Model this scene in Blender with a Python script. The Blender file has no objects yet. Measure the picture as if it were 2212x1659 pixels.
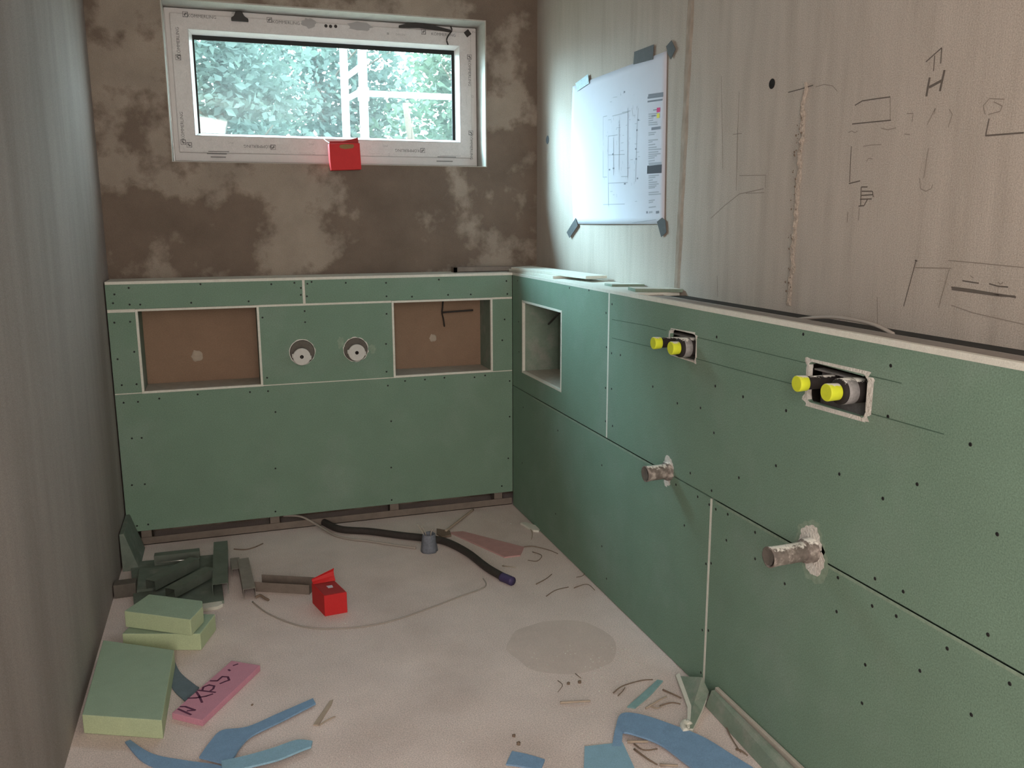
import bpy, bmesh, math, random
from mathutils import Vector, Matrix, noise
random.seed(7)
S = bpy.context.scene
COL = S.collection

# ------------------------------------------------------------------ camera
F_PX, CW, CH = 1840.73, 2212.0, 1659.0
CAM = Vector((-1.3399, -4.0068, 1.4552))
RM = Matrix(((0.94847353, 0.31061105, 0.06259985),
             (-0.31684374, 0.9315067, 0.17862056),
             (-0.00283066, -0.18925125, 0.98192462)))
RT, FW, UP = RM.col[0].copy(), RM.col[1].copy(), RM.col[2].copy()
cd = bpy.data.cameras.new('camera'); cam = bpy.data.objects.new('camera', cd); COL.objects.link(cam)
cd.sensor_width = 36.0; cd.sensor_fit = 'HORIZONTAL'; cd.lens = F_PX * 36.0 / CW
cd.clip_start = 0.02; cd.clip_end = 200
cam.matrix_world = Matrix(((RT.x, UP.x, -FW.x, CAM.x), (RT.y, UP.y, -FW.y, CAM.y),
                           (RT.z, UP.z, -FW.z, CAM.z), (0, 0, 0, 1)))
S.camera = cam

# ------------------------------------------------------------------ light
S.view_settings.view_transform = 'Standard'; S.view_settings.look = 'None'
S.view_settings.gamma = 1.0; S.view_settings.use_curve_mapping = False
S.view_settings.exposure = 0.1
W = bpy.data.worlds.new('overcast_sky'); S.world = W; W.use_nodes = True
bgn = W.node_tree.nodes['Background']
bgn.inputs[0].default_value = (0.80, 0.93, 1.0, 1); bgn.inputs[1].default_value = 13.0
def light(name, kind, energy, color, loc, direction, **kw):
    d = bpy.data.lights.new(name, kind); d.energy = energy; d.color = color
    for k, v in kw.items(): setattr(d, k, v)
    o = bpy.data.objects.new(name, d); COL.objects.link(o); o.location = loc
    o.rotation_euler = Vector(direction).to_track_quat('-Z', 'Y').to_euler()
    return o
# two sun lamps added, low and higher, imitating one tall bright sky patch
light('sky_fill_low', 'SUN', 11.0, (0.58, 0.84, 1.0), (-8, 8, 8), (1.0, -0.84, -0.36), angle=math.radians(28))
light('sky_fill_high', 'SUN', 22.0, (0.58, 0.84, 1.0), (-8, 8, 9), (1.0, -0.90, -0.88), angle=math.radians(28))
light('rear_fill_light', 'AREA', 54.0, (1.0, 0.90, 0.80), (-1.10, -6.30, 1.25), (0.05, 1, 0.0),
      shape='RECTANGLE', size=1.3, size_y=2.0)  # unseen warm fill lamp added behind the camera
light('side_fill_light', 'AREA', 62.0, (1.0, 0.92, 0.85), (-1.72, -5.0, 1.70), (1.0, 0.75, -0.45),
      shape='RECTANGLE', size=0.9, size_y=1.7)  # unseen fill lamp added to brighten the right wall and floor

# ------------------------------------------------------------------ helpers
def ray(px, py):
    return RT * ((px - CW / 2) / F_PX) + FW - UP * ((py - CH / 2) / F_PX)
def P(px, py, ax, val):
    d = ray(px, py); t = (val - CAM[ax]) / d[ax]
    return CAM + d * t
def FL(px, py, z=0.0): return P(px, py, 2, z)          # point on the floor (or a level above it)
def PB(px, py, y=0.0): return P(px, py, 1, y)          # point on the back panel plane
def PR(px, py, x=0.0): return P(px, py, 0, x)          # point on the right panel plane

def wloc(o):
    v = Vector((0, 0, 0))
    while o is not None: v += o.location; o = o.parent
    return v
def link(name, me, m, parent=None, origin=None):
    if m is not None:
        for mm in (m if isinstance(m, (list, tuple)) else [m]): me.materials.append(mm)
    o = bpy.data.objects.new(name, me); COL.objects.link(o)
    if parent is not None:
        o.parent = parent; off = wloc(parent)
        me.transform(Matrix.Translation(-off))
    else:
        if origin is None:
            vs = [v.co for v in me.vertices]
            origin = Vector(((min(v.x for v in vs) + max(v.x for v in vs)) / 2,
                             (min(v.y for v in vs) + max(v.y for v in vs)) / 2, min(v.z for v in vs)))
        me.transform(Matrix.Translation(-Vector(origin))); o.location = origin
    return o
def tag(o, label=None, cat=None, group=None, kind=None):
    if label: o['label'] = label
    if cat: o['category'] = cat
    if group: o['group'] = group
    if kind: o['kind'] = kind
    return o
def thing(name, loc, label, cat, group=None):
    o = bpy.data.objects.new(name, None); COL.objects.link(o); o.location = loc; o.empty_display_size = 0.05
    return tag(o, label, cat, group)

class MB:
    """collects shapes into one mesh"""
    def __init__(s): s.bm = bmesh.new(); s.mi = 0
    def faces(s, vs, fs, smooth=False):
        b = [s.bm.verts.new(v) for v in vs]
        for f in fs:
            try:
                q = s.bm.faces.new([b[i] for i in f]); q.material_index = s.mi; q.smooth = smooth
            except ValueError: pass
        return s
    def box(s, a, b, M=None):
        (x0, y0, z0), (x1, y1, z1) = a, b
        vs = [Vector(p) for p in ((x0,y0,z0),(x1,y0,z0),(x1,y1,z0),(x0,y1,z0),(x0,y0,z1),(x1,y0,z1),(x1,y1,z1),(x0,y1,z1))]
        if M is not None: vs = [M @ v for v in vs]
        return s.faces(vs, [(0,3,2,1),(4,5,6,7),(0,1,5,4),(1,2,6,5),(2,3,7,6),(3,0,4,7)])
    def prism(s, pts, vec):
        n = len(pts); vec = Vector(vec); pts = [Vector(p) for p in pts]
        vs = pts + [p + vec for p in pts]
        fs = [tuple(range(n)), tuple(range(2*n-1, n-1, -1))] + [(i, i+n, (i+1) % n + n, (i+1) % n) for i in range(n)]
        return s.faces(vs, fs)
    def lathe(s, c, axis, prof, n=28, caps=True, jit=0.0):
        """prof: list of (distance along the axis, radius)"""
        c = Vector(c); a = Vector(axis).normalized(); u = a.orthogonal().normalized(); w = a.cross(u)
        vs, fs = [], []
        for t, r in prof:
            for k in range(n):
                th = 2*math.pi*k/n; rr = r*(1+jit*noise.noise(Vector((math.cos(th)*2, math.sin(th)*2, t*30))))
                vs.append(c + a*t + u*(rr*math.cos(th)) + w*(rr*math.sin(th)))
        for i in range(len(prof)-1):
            for k in range(n):
                fs.append((i*n+k, i*n+(k+1) % n, (i+1)*n+(k+1) % n, (i+1)*n+k))
        s.faces(vs, fs, True)
        if caps:
            m = len(prof)
            s.faces([vs[k] for k in range(n)], [tuple(range(n))[::-1]])
            s.faces([vs[(m-1)*n+k] for k in range(n)], [tuple(range(n))])
        return s
    def tube(s, pts, r, n=8, smooth_path=True, r1=None):
        pts = [Vector(p) for p in pts]
        if smooth_path and len(pts) > 2: pts = spline(pts, 6)
        vs, fs = [], []; m = len(pts); up = Vector((0.01, 0.02, 1))
        for i, p in enumerate(pts):
            t = (pts[min(i+1, m-1)] - pts[max(i-1, 0)]).normalized()
            u = t.cross(up)
            if u.length < 1e-3: u = t.cross(Vector((1, 0, 0)))
            u.normalize(); w = u.cross(t)
            rr = r if r1 is None else r + (r1-r)*i/(m-1)
            for k in range(n):
                th = 2*math.pi*k/n; vs.append(p + u*(rr*math.cos(th)) + w*(rr*math.sin(th)))
        for i in range(m-1):
            for k in range(n): fs.append((i*n+k, i*n+(k+1) % n, (i+1)*n+(k+1) % n, (i+1)*n+k))
        fs += [tuple(range(n))[::-1], tuple(range((m-1)*n, m*n))]
        return s.faces(vs, fs, True)
    def ring(s, x0, x1, z0, z1, ix0, ix1, iz0, iz1, y0, y1, iy0=None):
        """rectangular frame in the xz plane, front at y0 (inner lip at iy0), back at y1"""
        iy0 = y0 if iy0 is None else iy0
        o = [(x0, z0), (x1, z0), (x1, z1), (x0, z1)]; i = [(ix0, iz0), (ix1, iz0), (ix1, iz1), (ix0, iz1)]
        vs = [(a, y0, b) for a, b in o] + [(a, iy0, b) for a, b in i] + [(a, y1, b) for a, b in o] + [(a, y1, b) for a, b in i]
        fs = []
        for k in range(4):
            j = (k+1) % 4
            fs += [(k, j, 4+j, 4+k), (8+k, 12+k, 12+j, 8+j), (k, 8+k, 8+j, j), (4+k, 4+j, 12+j, 12+k)]
        return s.faces(vs, fs)
    def build(s, name, m, parent=None, origin=None, bevel=0.0, seg=2):
        bmesh.ops.remove_doubles(s.bm, verts=s.bm.verts, dist=1e-6)
        bmesh.ops.recalc_face_normals(s.bm, faces=s.bm.faces)
        me = bpy.data.meshes.new(name); s.bm.to_mesh(me); s.bm.free()
        o = link(name, me, m, parent, origin)
        if bevel > 0:
            b = o.modifiers.new('bevel', 'BEVEL'); b.width = bevel; b.segments = seg; b.limit_method = 'ANGLE'
        return o
def spline(pts, k):
    out = []; n = len(pts)
    for i in range(n-1):
        p0, p1, p2, p3 = pts[max(i-1, 0)], pts[i], pts[i+1], pts[min(i+2, n-1)]
        for j in range(k):
            t = j/k
            out.append(0.5*((2*p1) + (p2-p0)*t + (2*p0-5*p1+4*p2-p3)*t*t + (3*p1-p0-3*p2+p3)*t**3))
    out.append(pts[-1]); return out

# ------------------------------------------------------------------ materials
def mat(name, col, rough=0.8, metal=0.0, var=0.0, scale=8.0, col2=None, fac=(0.4, 0.65), grain=0.0, gscale=350.0,
        bump=0.0, bscale=60.0, stretch=(1, 1, 1), dust=None, detail=6.0, spec=0.3):
    m = bpy.data.materials.new(name); m.use_nodes = True; nt = m.node_tree; N = nt.nodes; L = nt.links
    b = N['Principled BSDF']; b.inputs['Roughness'].default_value = rough; b.inputs['Metallic'].default_value = metal
    b.inputs['Specular IOR Level'].default_value = spec
    tc = N.new('ShaderNodeTexCoord'); mp = N.new('ShaderNodeMapping'); mp.inputs['Scale'].default_value = stretch
    geo = N.new('ShaderNodeNewGeometry'); L.new(geo.outputs['Position'], mp.inputs['Vector'])
    cur = None
    def mix(a, bb, f, blend='MIX'):
        x = N.new('ShaderNodeMix'); x.data_type = 'RGBA'; x.blend_type = blend
        for sock, v in ((x.inputs[6], a), (x.inputs[7], bb)):
            if isinstance(v, tuple): sock.default_value = (*v, 1)
            else: L.new(v, sock)
        if isinstance(f, (int, float)): x.inputs[0].default_value = f
        else: L.new(f, x.inputs[0])
        return x.outputs[2]
    def nz(sc, det=6.0, vec=None, rgh=0.6):
        t = N.new('ShaderNodeTexNoise'); t.inputs['Scale'].default_value = sc; t.inputs['Detail'].default_value = det
        t.inputs['Roughness'].default_value = rgh
        L.new(vec if vec is not None else mp.outputs[0], t.inputs['Vector']); return t.outputs['Fac']
    def ramp(f, a, c):
        r = N.new('ShaderNodeMapRange'); r.inputs[1].default_value = a; r.inputs[2].default_value = c; r.clamp = True
        L.new(f, r.inputs[0]); return r.outputs[0]
    cur = tuple(col)
    if col2 is not None: cur = mix(cur, tuple(col2), ramp(nz(scale, detail), *fac))
    if var > 0:
        v = N.new('ShaderNodeMapRange'); v.inputs[1].default_value = 0.25; v.inputs[2].default_value = 0.75
        v.inputs[3].default_value = 1-var; v.inputs[4].default_value = 1+var
        L.new(nz(scale*1.7+1.3), v.inputs[0])
        cm = N.new('ShaderNodeCombineColor')
        for i in range(3): L.new(v.outputs[0], cm.inputs[i])
        cur = mix(cur, cm.outputs[0], 1.0, 'MULTIPLY')
    if grain > 0:
        t = N.new('ShaderNodeTexNoise'); t.inputs['Scale'].default_value = gscale; t.inputs['Detail'].default_value = 1.0
        L.new(geo.outputs['Position'], t.inputs['Vector'])
        v = N.new('ShaderNodeMapRange'); v.inputs[1].default_value = 0.25; v.inputs[2].default_value = 0.75
        v.inputs[3].default_value = 1-grain; v.inputs[4].default_value = 1+grain; L.new(t.outputs['Fac'], v.inputs[0])
        cm = N.new('ShaderNodeCombineColor')
        for i in range(3): L.new(v.outputs[0], cm.inputs[i])
        cur = mix(cur, cm.outputs[0], 1.0, 'MULTIPLY')
    if dust is not None:                       # settled gypsum dust on upward faces
        sp = N.new('ShaderNodeSeparateXYZ'); L.new(geo.outputs['Normal'], sp.inputs[0])
        ad = N.new('ShaderNodeMath'); ad.operation = 'ADD'; L.new(sp.outputs[2], ad.inputs[0])
        L.new(nz(90.0, 3.0, geo.outputs['Position']), ad.inputs[1])
        cur = mix(cur, (0.78, 0.76, 0.71), ramp(ad.outputs[0], dust, dust+0.15))
    if isinstance(cur, tuple): b.inputs['Base Color'].default_value = (*cur, 1)
    else: L.new(cur, b.inputs['Base Color'])
    if bump > 0:
        bn = N.new('ShaderNodeBump'); bn.inputs['Strength'].default_value = bump; bn.inputs['Distance'].default_value = 0.01
        L.new(nz(bscale, 4.0), bn.inputs['Height']); L.new(bn.outputs[0], b.inputs['Normal'])
    m['n'] = 1
    return m
M = {}
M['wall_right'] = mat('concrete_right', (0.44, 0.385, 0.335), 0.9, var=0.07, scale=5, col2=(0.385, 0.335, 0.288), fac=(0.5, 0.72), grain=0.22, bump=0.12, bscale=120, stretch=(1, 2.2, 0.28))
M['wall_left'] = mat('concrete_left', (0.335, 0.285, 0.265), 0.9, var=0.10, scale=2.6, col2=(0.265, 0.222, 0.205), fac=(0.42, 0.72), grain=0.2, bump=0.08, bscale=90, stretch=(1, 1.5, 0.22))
M['wall_back'] = mat('plaster_back', (0.165, 0.125, 0.098), 0.92, var=0.18, scale=2.9, col2=(0.30, 0.25, 0.205), fac=(0.485, 0.56), detail=9.0, grain=0.2, bump=0.3, bscale=45, stretch=(1, 1, 1))
M['reveal'] = mat('reveal_plaster', (0.42, 0.39, 0.35), 0.9, var=0.1, scale=12, grain=0.1)
M['ceiling'] = mat('concrete_ceiling', (0.60, 0.57, 0.54), 0.9, var=0.1, scale=3)
M['floor'] = mat('screed_floor', (0.72, 0.615, 0.58), 0.92, var=0.10, scale=1.6, col2=(0.63, 0.525, 0.485), fac=(0.46, 0.66), grain=0.24, gscale=260, bump=0.18, bscale=140)
M['green'] = mat('green_board_paper', (0.175, 0.268, 0.202), 0.85, var=0.06, scale=3, col2=(0.21, 0.29, 0.235), fac=(0.5, 0.75), grain=0.22, gscale=300)
M['green_dusty'] = mat('dusty_green_board', (0.21, 0.27, 0.215), 0.9, var=0.12, scale=9, col2=(0.31, 0.32, 0.275), fac=(0.5, 0.7), grain=0.1)
M['scrap_dark'] = mat('scrap_green_grey', (0.15, 0.185, 0.155), 0.85, var=0.15, scale=12, col2=(0.22, 0.245, 0.21), fac=(0.5, 0.7), grain=0.1)
M['gypsum'] = mat('gypsum_core', (0.68, 0.67, 0.60), 0.92, var=0.07, scale=30, grain=0.08, bump=0.2, bscale=200)
M['gypsum_rough'] = mat('gypsum_torn', (0.70, 0.67, 0.62), 0.95, var=0.15, scale=60, bump=0.6, bscale=150)
M['smear'] = mat('gypsum_dust_smear', (0.235, 0.315, 0.24), 0.95, var=0.2, scale=50)
M['brown'] = mat('brown_board', (0.27, 0.18, 0.125), 0.88, var=0.08, scale=6, grain=0.12)
M['plaster_dab'] = mat('plaster_dab', (0.44, 0.37, 0.30), 0.95, var=0.1, scale=30)
M['steel'] = mat('dusty_steel', (0.30, 0.27, 0.245), 0.6, 0.25, var=0.14, scale=20, grain=0.08)
M['steel_dark'] = mat('brown_dusty_steel', (0.20, 0.165, 0.14), 0.7, 0.1, var=0.15, scale=15, grain=0.1)  # darker brown dusty steel for tracks, studs and some profiles
M['steel_green'] = mat('galvanised_profile', (0.17, 0.195, 0.165), 0.5, 0.35, var=0.16, scale=14, grain=0.06)
M['shiny'] = mat('bright_metal', (0.8, 0.8, 0.76), 0.25, 0.9)
M['screw'] = mat('black_screw', (0.02, 0.02, 0.02), 0.5, 0.3)
M['pvc'] = mat('white_pvc', (0.66, 0.63, 0.62), 0.45, var=0.03, scale=20, grain=0.05)
M['pvc_film'] = mat('film_on_pvc', (0.60, 0.565, 0.555), 0.5, var=0.06, scale=25, grain=0.08)
M['print'] = mat('grey_print', (0.16, 0.15, 0.15), 0.7)
M['print_faint'] = mat('faint_print', (0.36, 0.34, 0.335), 0.7)
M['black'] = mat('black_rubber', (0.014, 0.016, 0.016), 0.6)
M['dark'] = mat('dark_plastic', (0.035, 0.03, 0.028), 0.55)
M['insul'] = mat('black_insulation', (0.022, 0.018, 0.017), 0.8, var=0.2, scale=60, dust=1.26)
M['foil'] = mat('grey_tape', (0.27, 0.26, 0.26), 0.5, 0.1, var=0.25, scale=70, dust=1.26)
M['yellow'] = mat('yellow_cap', (0.66, 0.72, 0.04), 0.5, var=0.06, scale=40, dust=1.28)
M['pipe'] = mat('dusty_grey_pipe', (0.17, 0.145, 0.13), 0.6, var=0.35, scale=45, col2=(0.34, 0.30, 0.27), fac=(0.5, 0.62), dust=1.28)
M['sleeve'] = mat('grey_sleeve', (0.13, 0.115, 0.10), 0.85, var=0.15, scale=30)
M['whitecap'] = mat('white_plug', (0.58, 0.57, 0.54), 0.7, var=0.06, scale=40)
M['paper'] = mat('plan_paper', (0.58, 0.58, 0.65), 0.8, var=0.015, scale=10)
M['ink'] = mat('plan_ink', (0.20, 0.21, 0.25), 0.8)
M['ink_faint'] = mat('plan_ink_faint', (0.36, 0.37, 0.42), 0.8)
M['ink_dark'] = mat('plan_black', (0.06, 0.06, 0.075), 0.8)
M['ink_red'] = mat('plan_magenta', (0.65, 0.06, 0.20), 0.8)
M['ink_yellow'] = mat('plan_yellow', (0.75, 0.66, 0.10), 0.8)
M['tape'] = mat('grey_duct_tape', (0.075, 0.075, 0.078), 0.7, var=0.15, scale=40)
M['tape_blue'] = mat('pale_blue_tape', (0.34, 0.47, 0.52), 0.45, var=0.2, scale=60)
M['red'] = mat('red_card', (0.56, 0.022, 0.024), 0.6, var=0.05, scale=20, grain=0.06)
M['red_dull'] = mat('red_card_inside', (0.36, 0.035, 0.035), 0.75)
M['kraft'] = mat('brown_card', (0.27, 0.17, 0.07), 0.8, var=0.1, scale=60)
M['foam_green'] = mat('pale_green_foam', (0.46, 0.54, 0.34), 0.8, var=0.05, scale=15, grain=0.1)
M['foam_skin'] = mat('green_foam_skin', (0.32, 0.42, 0.31), 0.8, var=0.06, scale=12, grain=0.1)
M['pink'] = mat('pink_foam', (0.58, 0.27, 0.355), 0.8, var=0.05, scale=18, grain=0.1)
M['pink_pale'] = mat('dusty_pink_foam', (0.50, 0.29, 0.28), 0.85, var=0.08, scale=18, grain=0.1)
M['marker'] = mat('marker_ink', (0.13, 0.04, 0.09), 0.8)
M['blue'] = mat('blue_edge_foam', (0.20, 0.33, 0.50), 0.75, var=0.08, scale=20, grain=0.12)
M['blue_pale'] = mat('pale_blue_edge_foam', (0.26, 0.44, 0.57), 0.75, var=0.08, scale=20, grain=0.12)
M['blue_grey'] = mat('grey_blue_foam', (0.13, 0.17, 0.20), 0.8, var=0.1, scale=20, grain=0.1)
M['teal'] = mat('teal_edge_foam', (0.24, 0.40, 0.41), 0.75, var=0.12, scale=20, grain=0.1)
M['hose'] = mat('dark_hose', (0.045, 0.038, 0.035), 0.6, var=0.2, scale=30)
M['hose_end'] = mat('violet_tape', (0.06, 0.045, 0.12), 0.5)
M['cable'] = mat('grey_cable', (0.36, 0.32, 0.285), 0.6)
M['pot'] = mat('blue_grey_wrap', (0.165, 0.18, 0.215), 0.5, var=0.25, scale=50)
M['wood'] = mat('dusty_wood', (0.42, 0.34, 0.27), 0.85, var=0.12, scale=25)
M['twig'] = mat('dry_twig', (0.20, 0.145, 0.11), 0.85, var=0.2, scale=60)
M['pencil'] = mat('pencil_mark', (0.13, 0.11, 0.095), 0.9)
M['pencil_faint'] = mat('faint_pencil_mark', (0.25, 0.215, 0.18), 0.9)
M['pencil_green'] = mat('pencil_line_on_board', (0.075, 0.13, 0.095), 0.9)
M['seam'] = mat('rough_joint', (0.39, 0.335, 0.285), 0.95, var=0.3, scale=70, bump=0.8, bscale=120)
M['band'] = mat('brown_joint_band', (0.33, 0.265, 0.215), 0.95, var=0.2, scale=20, col2=(0.36, 0.30, 0.25), fac=(0.5, 0.65), bump=0.4, bscale=80, stretch=(1, 1, 0.5))
M['hole'] = mat('dark_hole', (0.012, 0.010, 0.009), 0.95)
M['slate'] = mat('slate_grey_disc', (0.12, 0.14, 0.16), 0.7)
M['stain'] = mat('damp_floor_stain', (0.635, 0.535, 0.495), 0.92, var=0.08, scale=3, grain=0.14)
M['scaffold'] = mat('galvanised_scaffold', (0.86, 0.88, 0.88), 0.5)
M['bark'] = mat('bark', (0.12, 0.09, 0.07), 0.9, var=0.2, scale=15)
M['soil'] = mat('garden_soil', (0.20, 0.17, 0.12), 0.95, var=0.2, scale=4)
def leafmat(name, c):
    m = mat(name, c, 0.6, var=0.3, scale=2.0)
    nt = m.node_tree; b = nt.nodes['Principled BSDF']; out = nt.nodes['Material Output']
    tr = nt.nodes.new('ShaderNodeBsdfTranslucent'); tr.inputs[0].default_value = (c[0]*1.3, c[1]*1.25, c[2]*1.1, 1)
    mx = nt.nodes.new('ShaderNodeMixShader'); mx.inputs[0].default_value = 0.45
    nt.links.new(b.outputs[0], mx.inputs[1]); nt.links.new(tr.outputs[0], mx.inputs[2]); nt.links.new(mx.outputs[0], out.inputs[0])
    return m
M['leaf_a'] = leafmat('leaf_blue_green', (0.085, 0.128, 0.118))
M['leaf_b'] = leafmat('leaf_green', (0.085, 0.125, 0.09))
M['leaf_c'] = leafmat('leaf_dark', (0.028, 0.05, 0.034))
def glassmat():
    m = bpy.data.materials.new('dusty_glass'); m.use_nodes = True; nt = m.node_tree; N = nt.nodes; L = nt.links
    N.remove(N['Principled BSDF']); out = N['Material Output']
    tp = N.new('ShaderNodeBsdfTransparent'); tp.inputs[0].default_value = (0.90, 0.97, 0.96, 1)
    tl = N.new('ShaderNodeBsdfTranslucent'); tl.inputs[0].default_value = (0.85, 0.97, 0.96, 1)
    gl = N.new('ShaderNodeBsdfGlossy'); gl.inputs['Roughness'].default_value = 0.03
    a = N.new('ShaderNodeMixShader'); a.inputs[0].default_value = 0.012
    L.new(tp.outputs[0], a.inputs[1]); L.new(tl.outputs[0], a.inputs[2])
    c = N.new('ShaderNodeMixShader'); c.inputs[0].default_value = 0.05; L.new(a.outputs[0], c.inputs[1]); L.new(gl.outputs[0], c.inputs[2])
    L.new(c.outputs[0], out.inputs[0]); return m
M['glass'] = glassmat()

# ------------------------------------------------------------------ boards with holes
def holed(us, vs, holes, place, t):
    """rectangles us x vs in the (u, v) plane; holes[(i, j)] is None (left open) or a closed outline inside that cell"""
    mb = MB(); polys = []
    for i in range(len(us)-1):
        for j in range(len(vs)-1):
            u0, u1, v0, v1 = us[i], us[i+1], vs[j], vs[j+1]
            if (i, j) not in holes: polys.append([(u0, v0), (u1, v0), (u1, v1), (u0, v1)]); continue
            h = holes[(i, j)]
            if h is None: continue
            cu = sum(p[0] for p in h)/len(h); cv = sum(p[1] for p in h)/len(h)
            def edge(a):
                du, dv = math.cos(a), math.sin(a); ts = []
                if du > 1e-9: ts.append((u1-cu)/du)
                if du < -1e-9: ts.append((u0-cu)/du)
                if dv > 1e-9: ts.append((v1-cv)/dv)
                if dv < -1e-9: ts.append((v0-cv)/dv)
                k = min(ts); return (cu+du*k, cv+dv*k)
            cor = [(u0, v0), (u1, v0), (u1, v1), (u0, v1)]
            angs = [math.atan2(p[1]-cv, p[0]-cu) for p in h]
            ca = [(math.atan2(q[1]-cv, q[0]-cu), q) for q in cor]
            n = len(h)
            for k in range(n):
                a0, a1 = angs[k], angs[(k+1) % n]
                if a1 < a0: a1 += 2*math.pi
                mid = [q for a, q in sorted((((a-a0) % (2*math.pi)), q) for a, q in ca) if 1e-6 < a < (a1-a0)-1e-6]
                polys.append([h[k], edge(a0)] + mid + [edge(a1), h[(k+1) % n]])
    def onwall(p): return tuple(place(p[0], p[1], 0.0))
    for poly in polys:
        mb.faces([onwall(p) for p in poly], [tuple(range(len(poly)))])
    bm = mb.bm; bmesh.ops.remove_doubles(bm, verts=bm.verts, dist=1e-5)
    r = bmesh.ops.extrude_face_region(bm, geom=list(bm.faces))
    d = Vector(place(0, 0, t)) - Vector(place(0, 0, 0))
    bmesh.ops.translate(bm, verts=[e for e in r['geom'] if isinstance(e, bmesh.types.BMVert)], vec=d)
    return mb
def circle(cu, cv, r, n=32): return [(cu+r*math.cos(2*math.pi*k/n), cv+r*math.sin(2*math.pi*k/n)) for k in range(n)]
def rrect(u0, u1, v0, v1, r, n=5, jit=0.0):
    out = []
    for cu, cv, a0 in ((u1-r, v1-r, 0), (u0+r, v1-r, 90), (u0+r, v0+r, 180), (u1-r, v0+r, 270)):
        for k in range(n+1):
            a = math.radians(a0+90*k/n); rr = r+jit*random.uniform(-1, 1)
            out.append((cu+rr*math.cos(a), cv+rr*math.sin(a)))
    return out
BACK = lambda u, v, w: (u, w, v)          # u = x, v = z, w = depth into the wall
RIGHT = lambda u, v, w: (w, u, v)         # u = y, v = z
T = 0.0125

# ------------------------------------------------------------------ room shell
XL, XR, YB, YR, ZC = -1.838, 0.20, 0.20, -6.5, 2.62
def struct(o): o['kind'] = 'structure'; return o
fl = struct(MB().box((XL-0.3, YR-0.3, -0.2), (XR+0.3, YB+0.45, 0)).build('floor', M['floor']))
struct(MB().box((XL-0.3, YR-0.3, ZC), (XR+0.3, YB+0.45, ZC+0.2)).build('ceiling', M['ceiling']))
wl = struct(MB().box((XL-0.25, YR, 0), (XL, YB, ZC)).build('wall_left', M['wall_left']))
wr = struct(MB().box((XR, YR, 0), (XR+0.25, YB, ZC)).build('wall_right', M['wall_right']))
WX0, WX1, WZ0, WZ1 = -1.536, -0.066, 1.714, 2.405
wb = struct(holed([XL-0.25, WX0, WX1, XR+0.25], [0, WZ0, WZ1, ZC], {(1, 1): None}, lambda u, v, w: (u, YB+w, v), 0.36).build('wall_back', M['wall_back']))
struct(MB().box((XL-0.25, YR-0.2, 0), (XR+0.25, YR, ZC)).build('wall_rear', M['ceiling']))
struct(MB().ring(WX0, WX1, WZ0, WZ1, WX0+0.004, WX1-0.006, WZ0+0.003, WZ1-0.006, YB-0.001, 0.345).build('trim_reveal', M['reveal']))

# ------------------------------------------------------------------ window
win = bpy.data.objects.new('window_1', None); COL.objects.link(win); win.location = (-0.8, 0.35, WZ0); win['kind'] = 'structure'
win['label'] = 'wide low white window with printed protective film in the brown back wall'
GX0, GX1, GZ0, GZ1 = -1.432, -0.166, 1.843, 2.306
MB().ring(WX0+0.005, WX1-0.008, WZ0+0.012, WZ1-0.008, GX0-0.02, GX1+0.02, GZ0-0.02, GZ1+0.02, 0.345, 0.42).build('frame', M['pvc'], win, bevel=0.004)
MB().ring(GX0-0.075, GX1+0.062, GZ0-0.078, GZ1+0.066, GX0, GX1, GZ0, GZ1, 0.330, 0.40).build('sash', M['pvc_film'], win, bevel=0.004)
MB().ring(GX0, GX1, GZ0, GZ1, GX0+0.014, GX1-0.016, GZ0+0.012, GZ1-0.016, 0.331, 0.385, 0.368).build('glazing_bead', M['pvc'], win)
MB().ring(GX0+0.01, GX1-0.012, GZ0+0.006, GZ1-0.012, GX0+0.022, GX1-0.030, GZ0+0.014, GZ1-0.036, 0.372, 0.379).build('gasket', M['black'], win)
MB().box((GX0+0.01, 0.380, GZ0+0.008), (GX1-0.012, 0.384, GZ1-0.012)).build('pane', M['glass'], win)

def text_mesh(mb, s, size, M4):
    c = bpy.data.curves.new('lettering', 'FONT'); c.body = s; c.size = size; c.align_x = 'CENTER'; c.align_y = 'CENTER'
    c.resolution_u = 2
    o = bpy.data.objects.new('lettering', c); COL.objects.link(o)
    dg = bpy.context.evaluated_depsgraph_get(); dg.update()
    me = bpy.data.meshes.new_from_object(o.evaluated_get(dg))
    bpy.data.objects.remove(o); bpy.data.curves.remove(c)
    me.transform(M4); base = [v.co.copy() for v in me.vertices]
    mb.faces(base, [tuple(p.vertices) for p in me.polygons]); bpy.data.meshes.remove(me)
def on_back(x, z, y, rot=0.0):          # letters stand in the xz plane and face the room
    X = Vector((math.cos(rot), 0, math.sin(rot))); Z = Vector((-math.sin(rot), 0, math.cos(rot))); N_ = Vector((0, -1, 0))
    return Matrix(((X.x, Z.x, N_.x, x), (X.y, Z.y, N_.y, y), (X.z, Z.z, N_.z, z), (0, 0, 0, 1)))
def logo(mb, x, z, y, s, rot):
    m4 = on_back(x, z, y, rot)
    def q(a, b, c, d): mb.faces([m4 @ Vector(p) for p in ((a, b, 0), (c, b, 0), (c, d, 0), (a, d, 0))], [(0, 1, 2, 3)])
    t = s*0.16
    q(-s, -s, s, -s+t*1.6); q(-s, s-t, s, s); q(-s, -s, -s+t, s); q(s-t*1.8, -s, s, s); q(-s*0.5, -s*0.5, 0, s*0.3); q(0, 0, s*0.5, s*0.6)
pr = MB(); pf = MB(); YF = 0.3292
HP = math.pi/2
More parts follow.
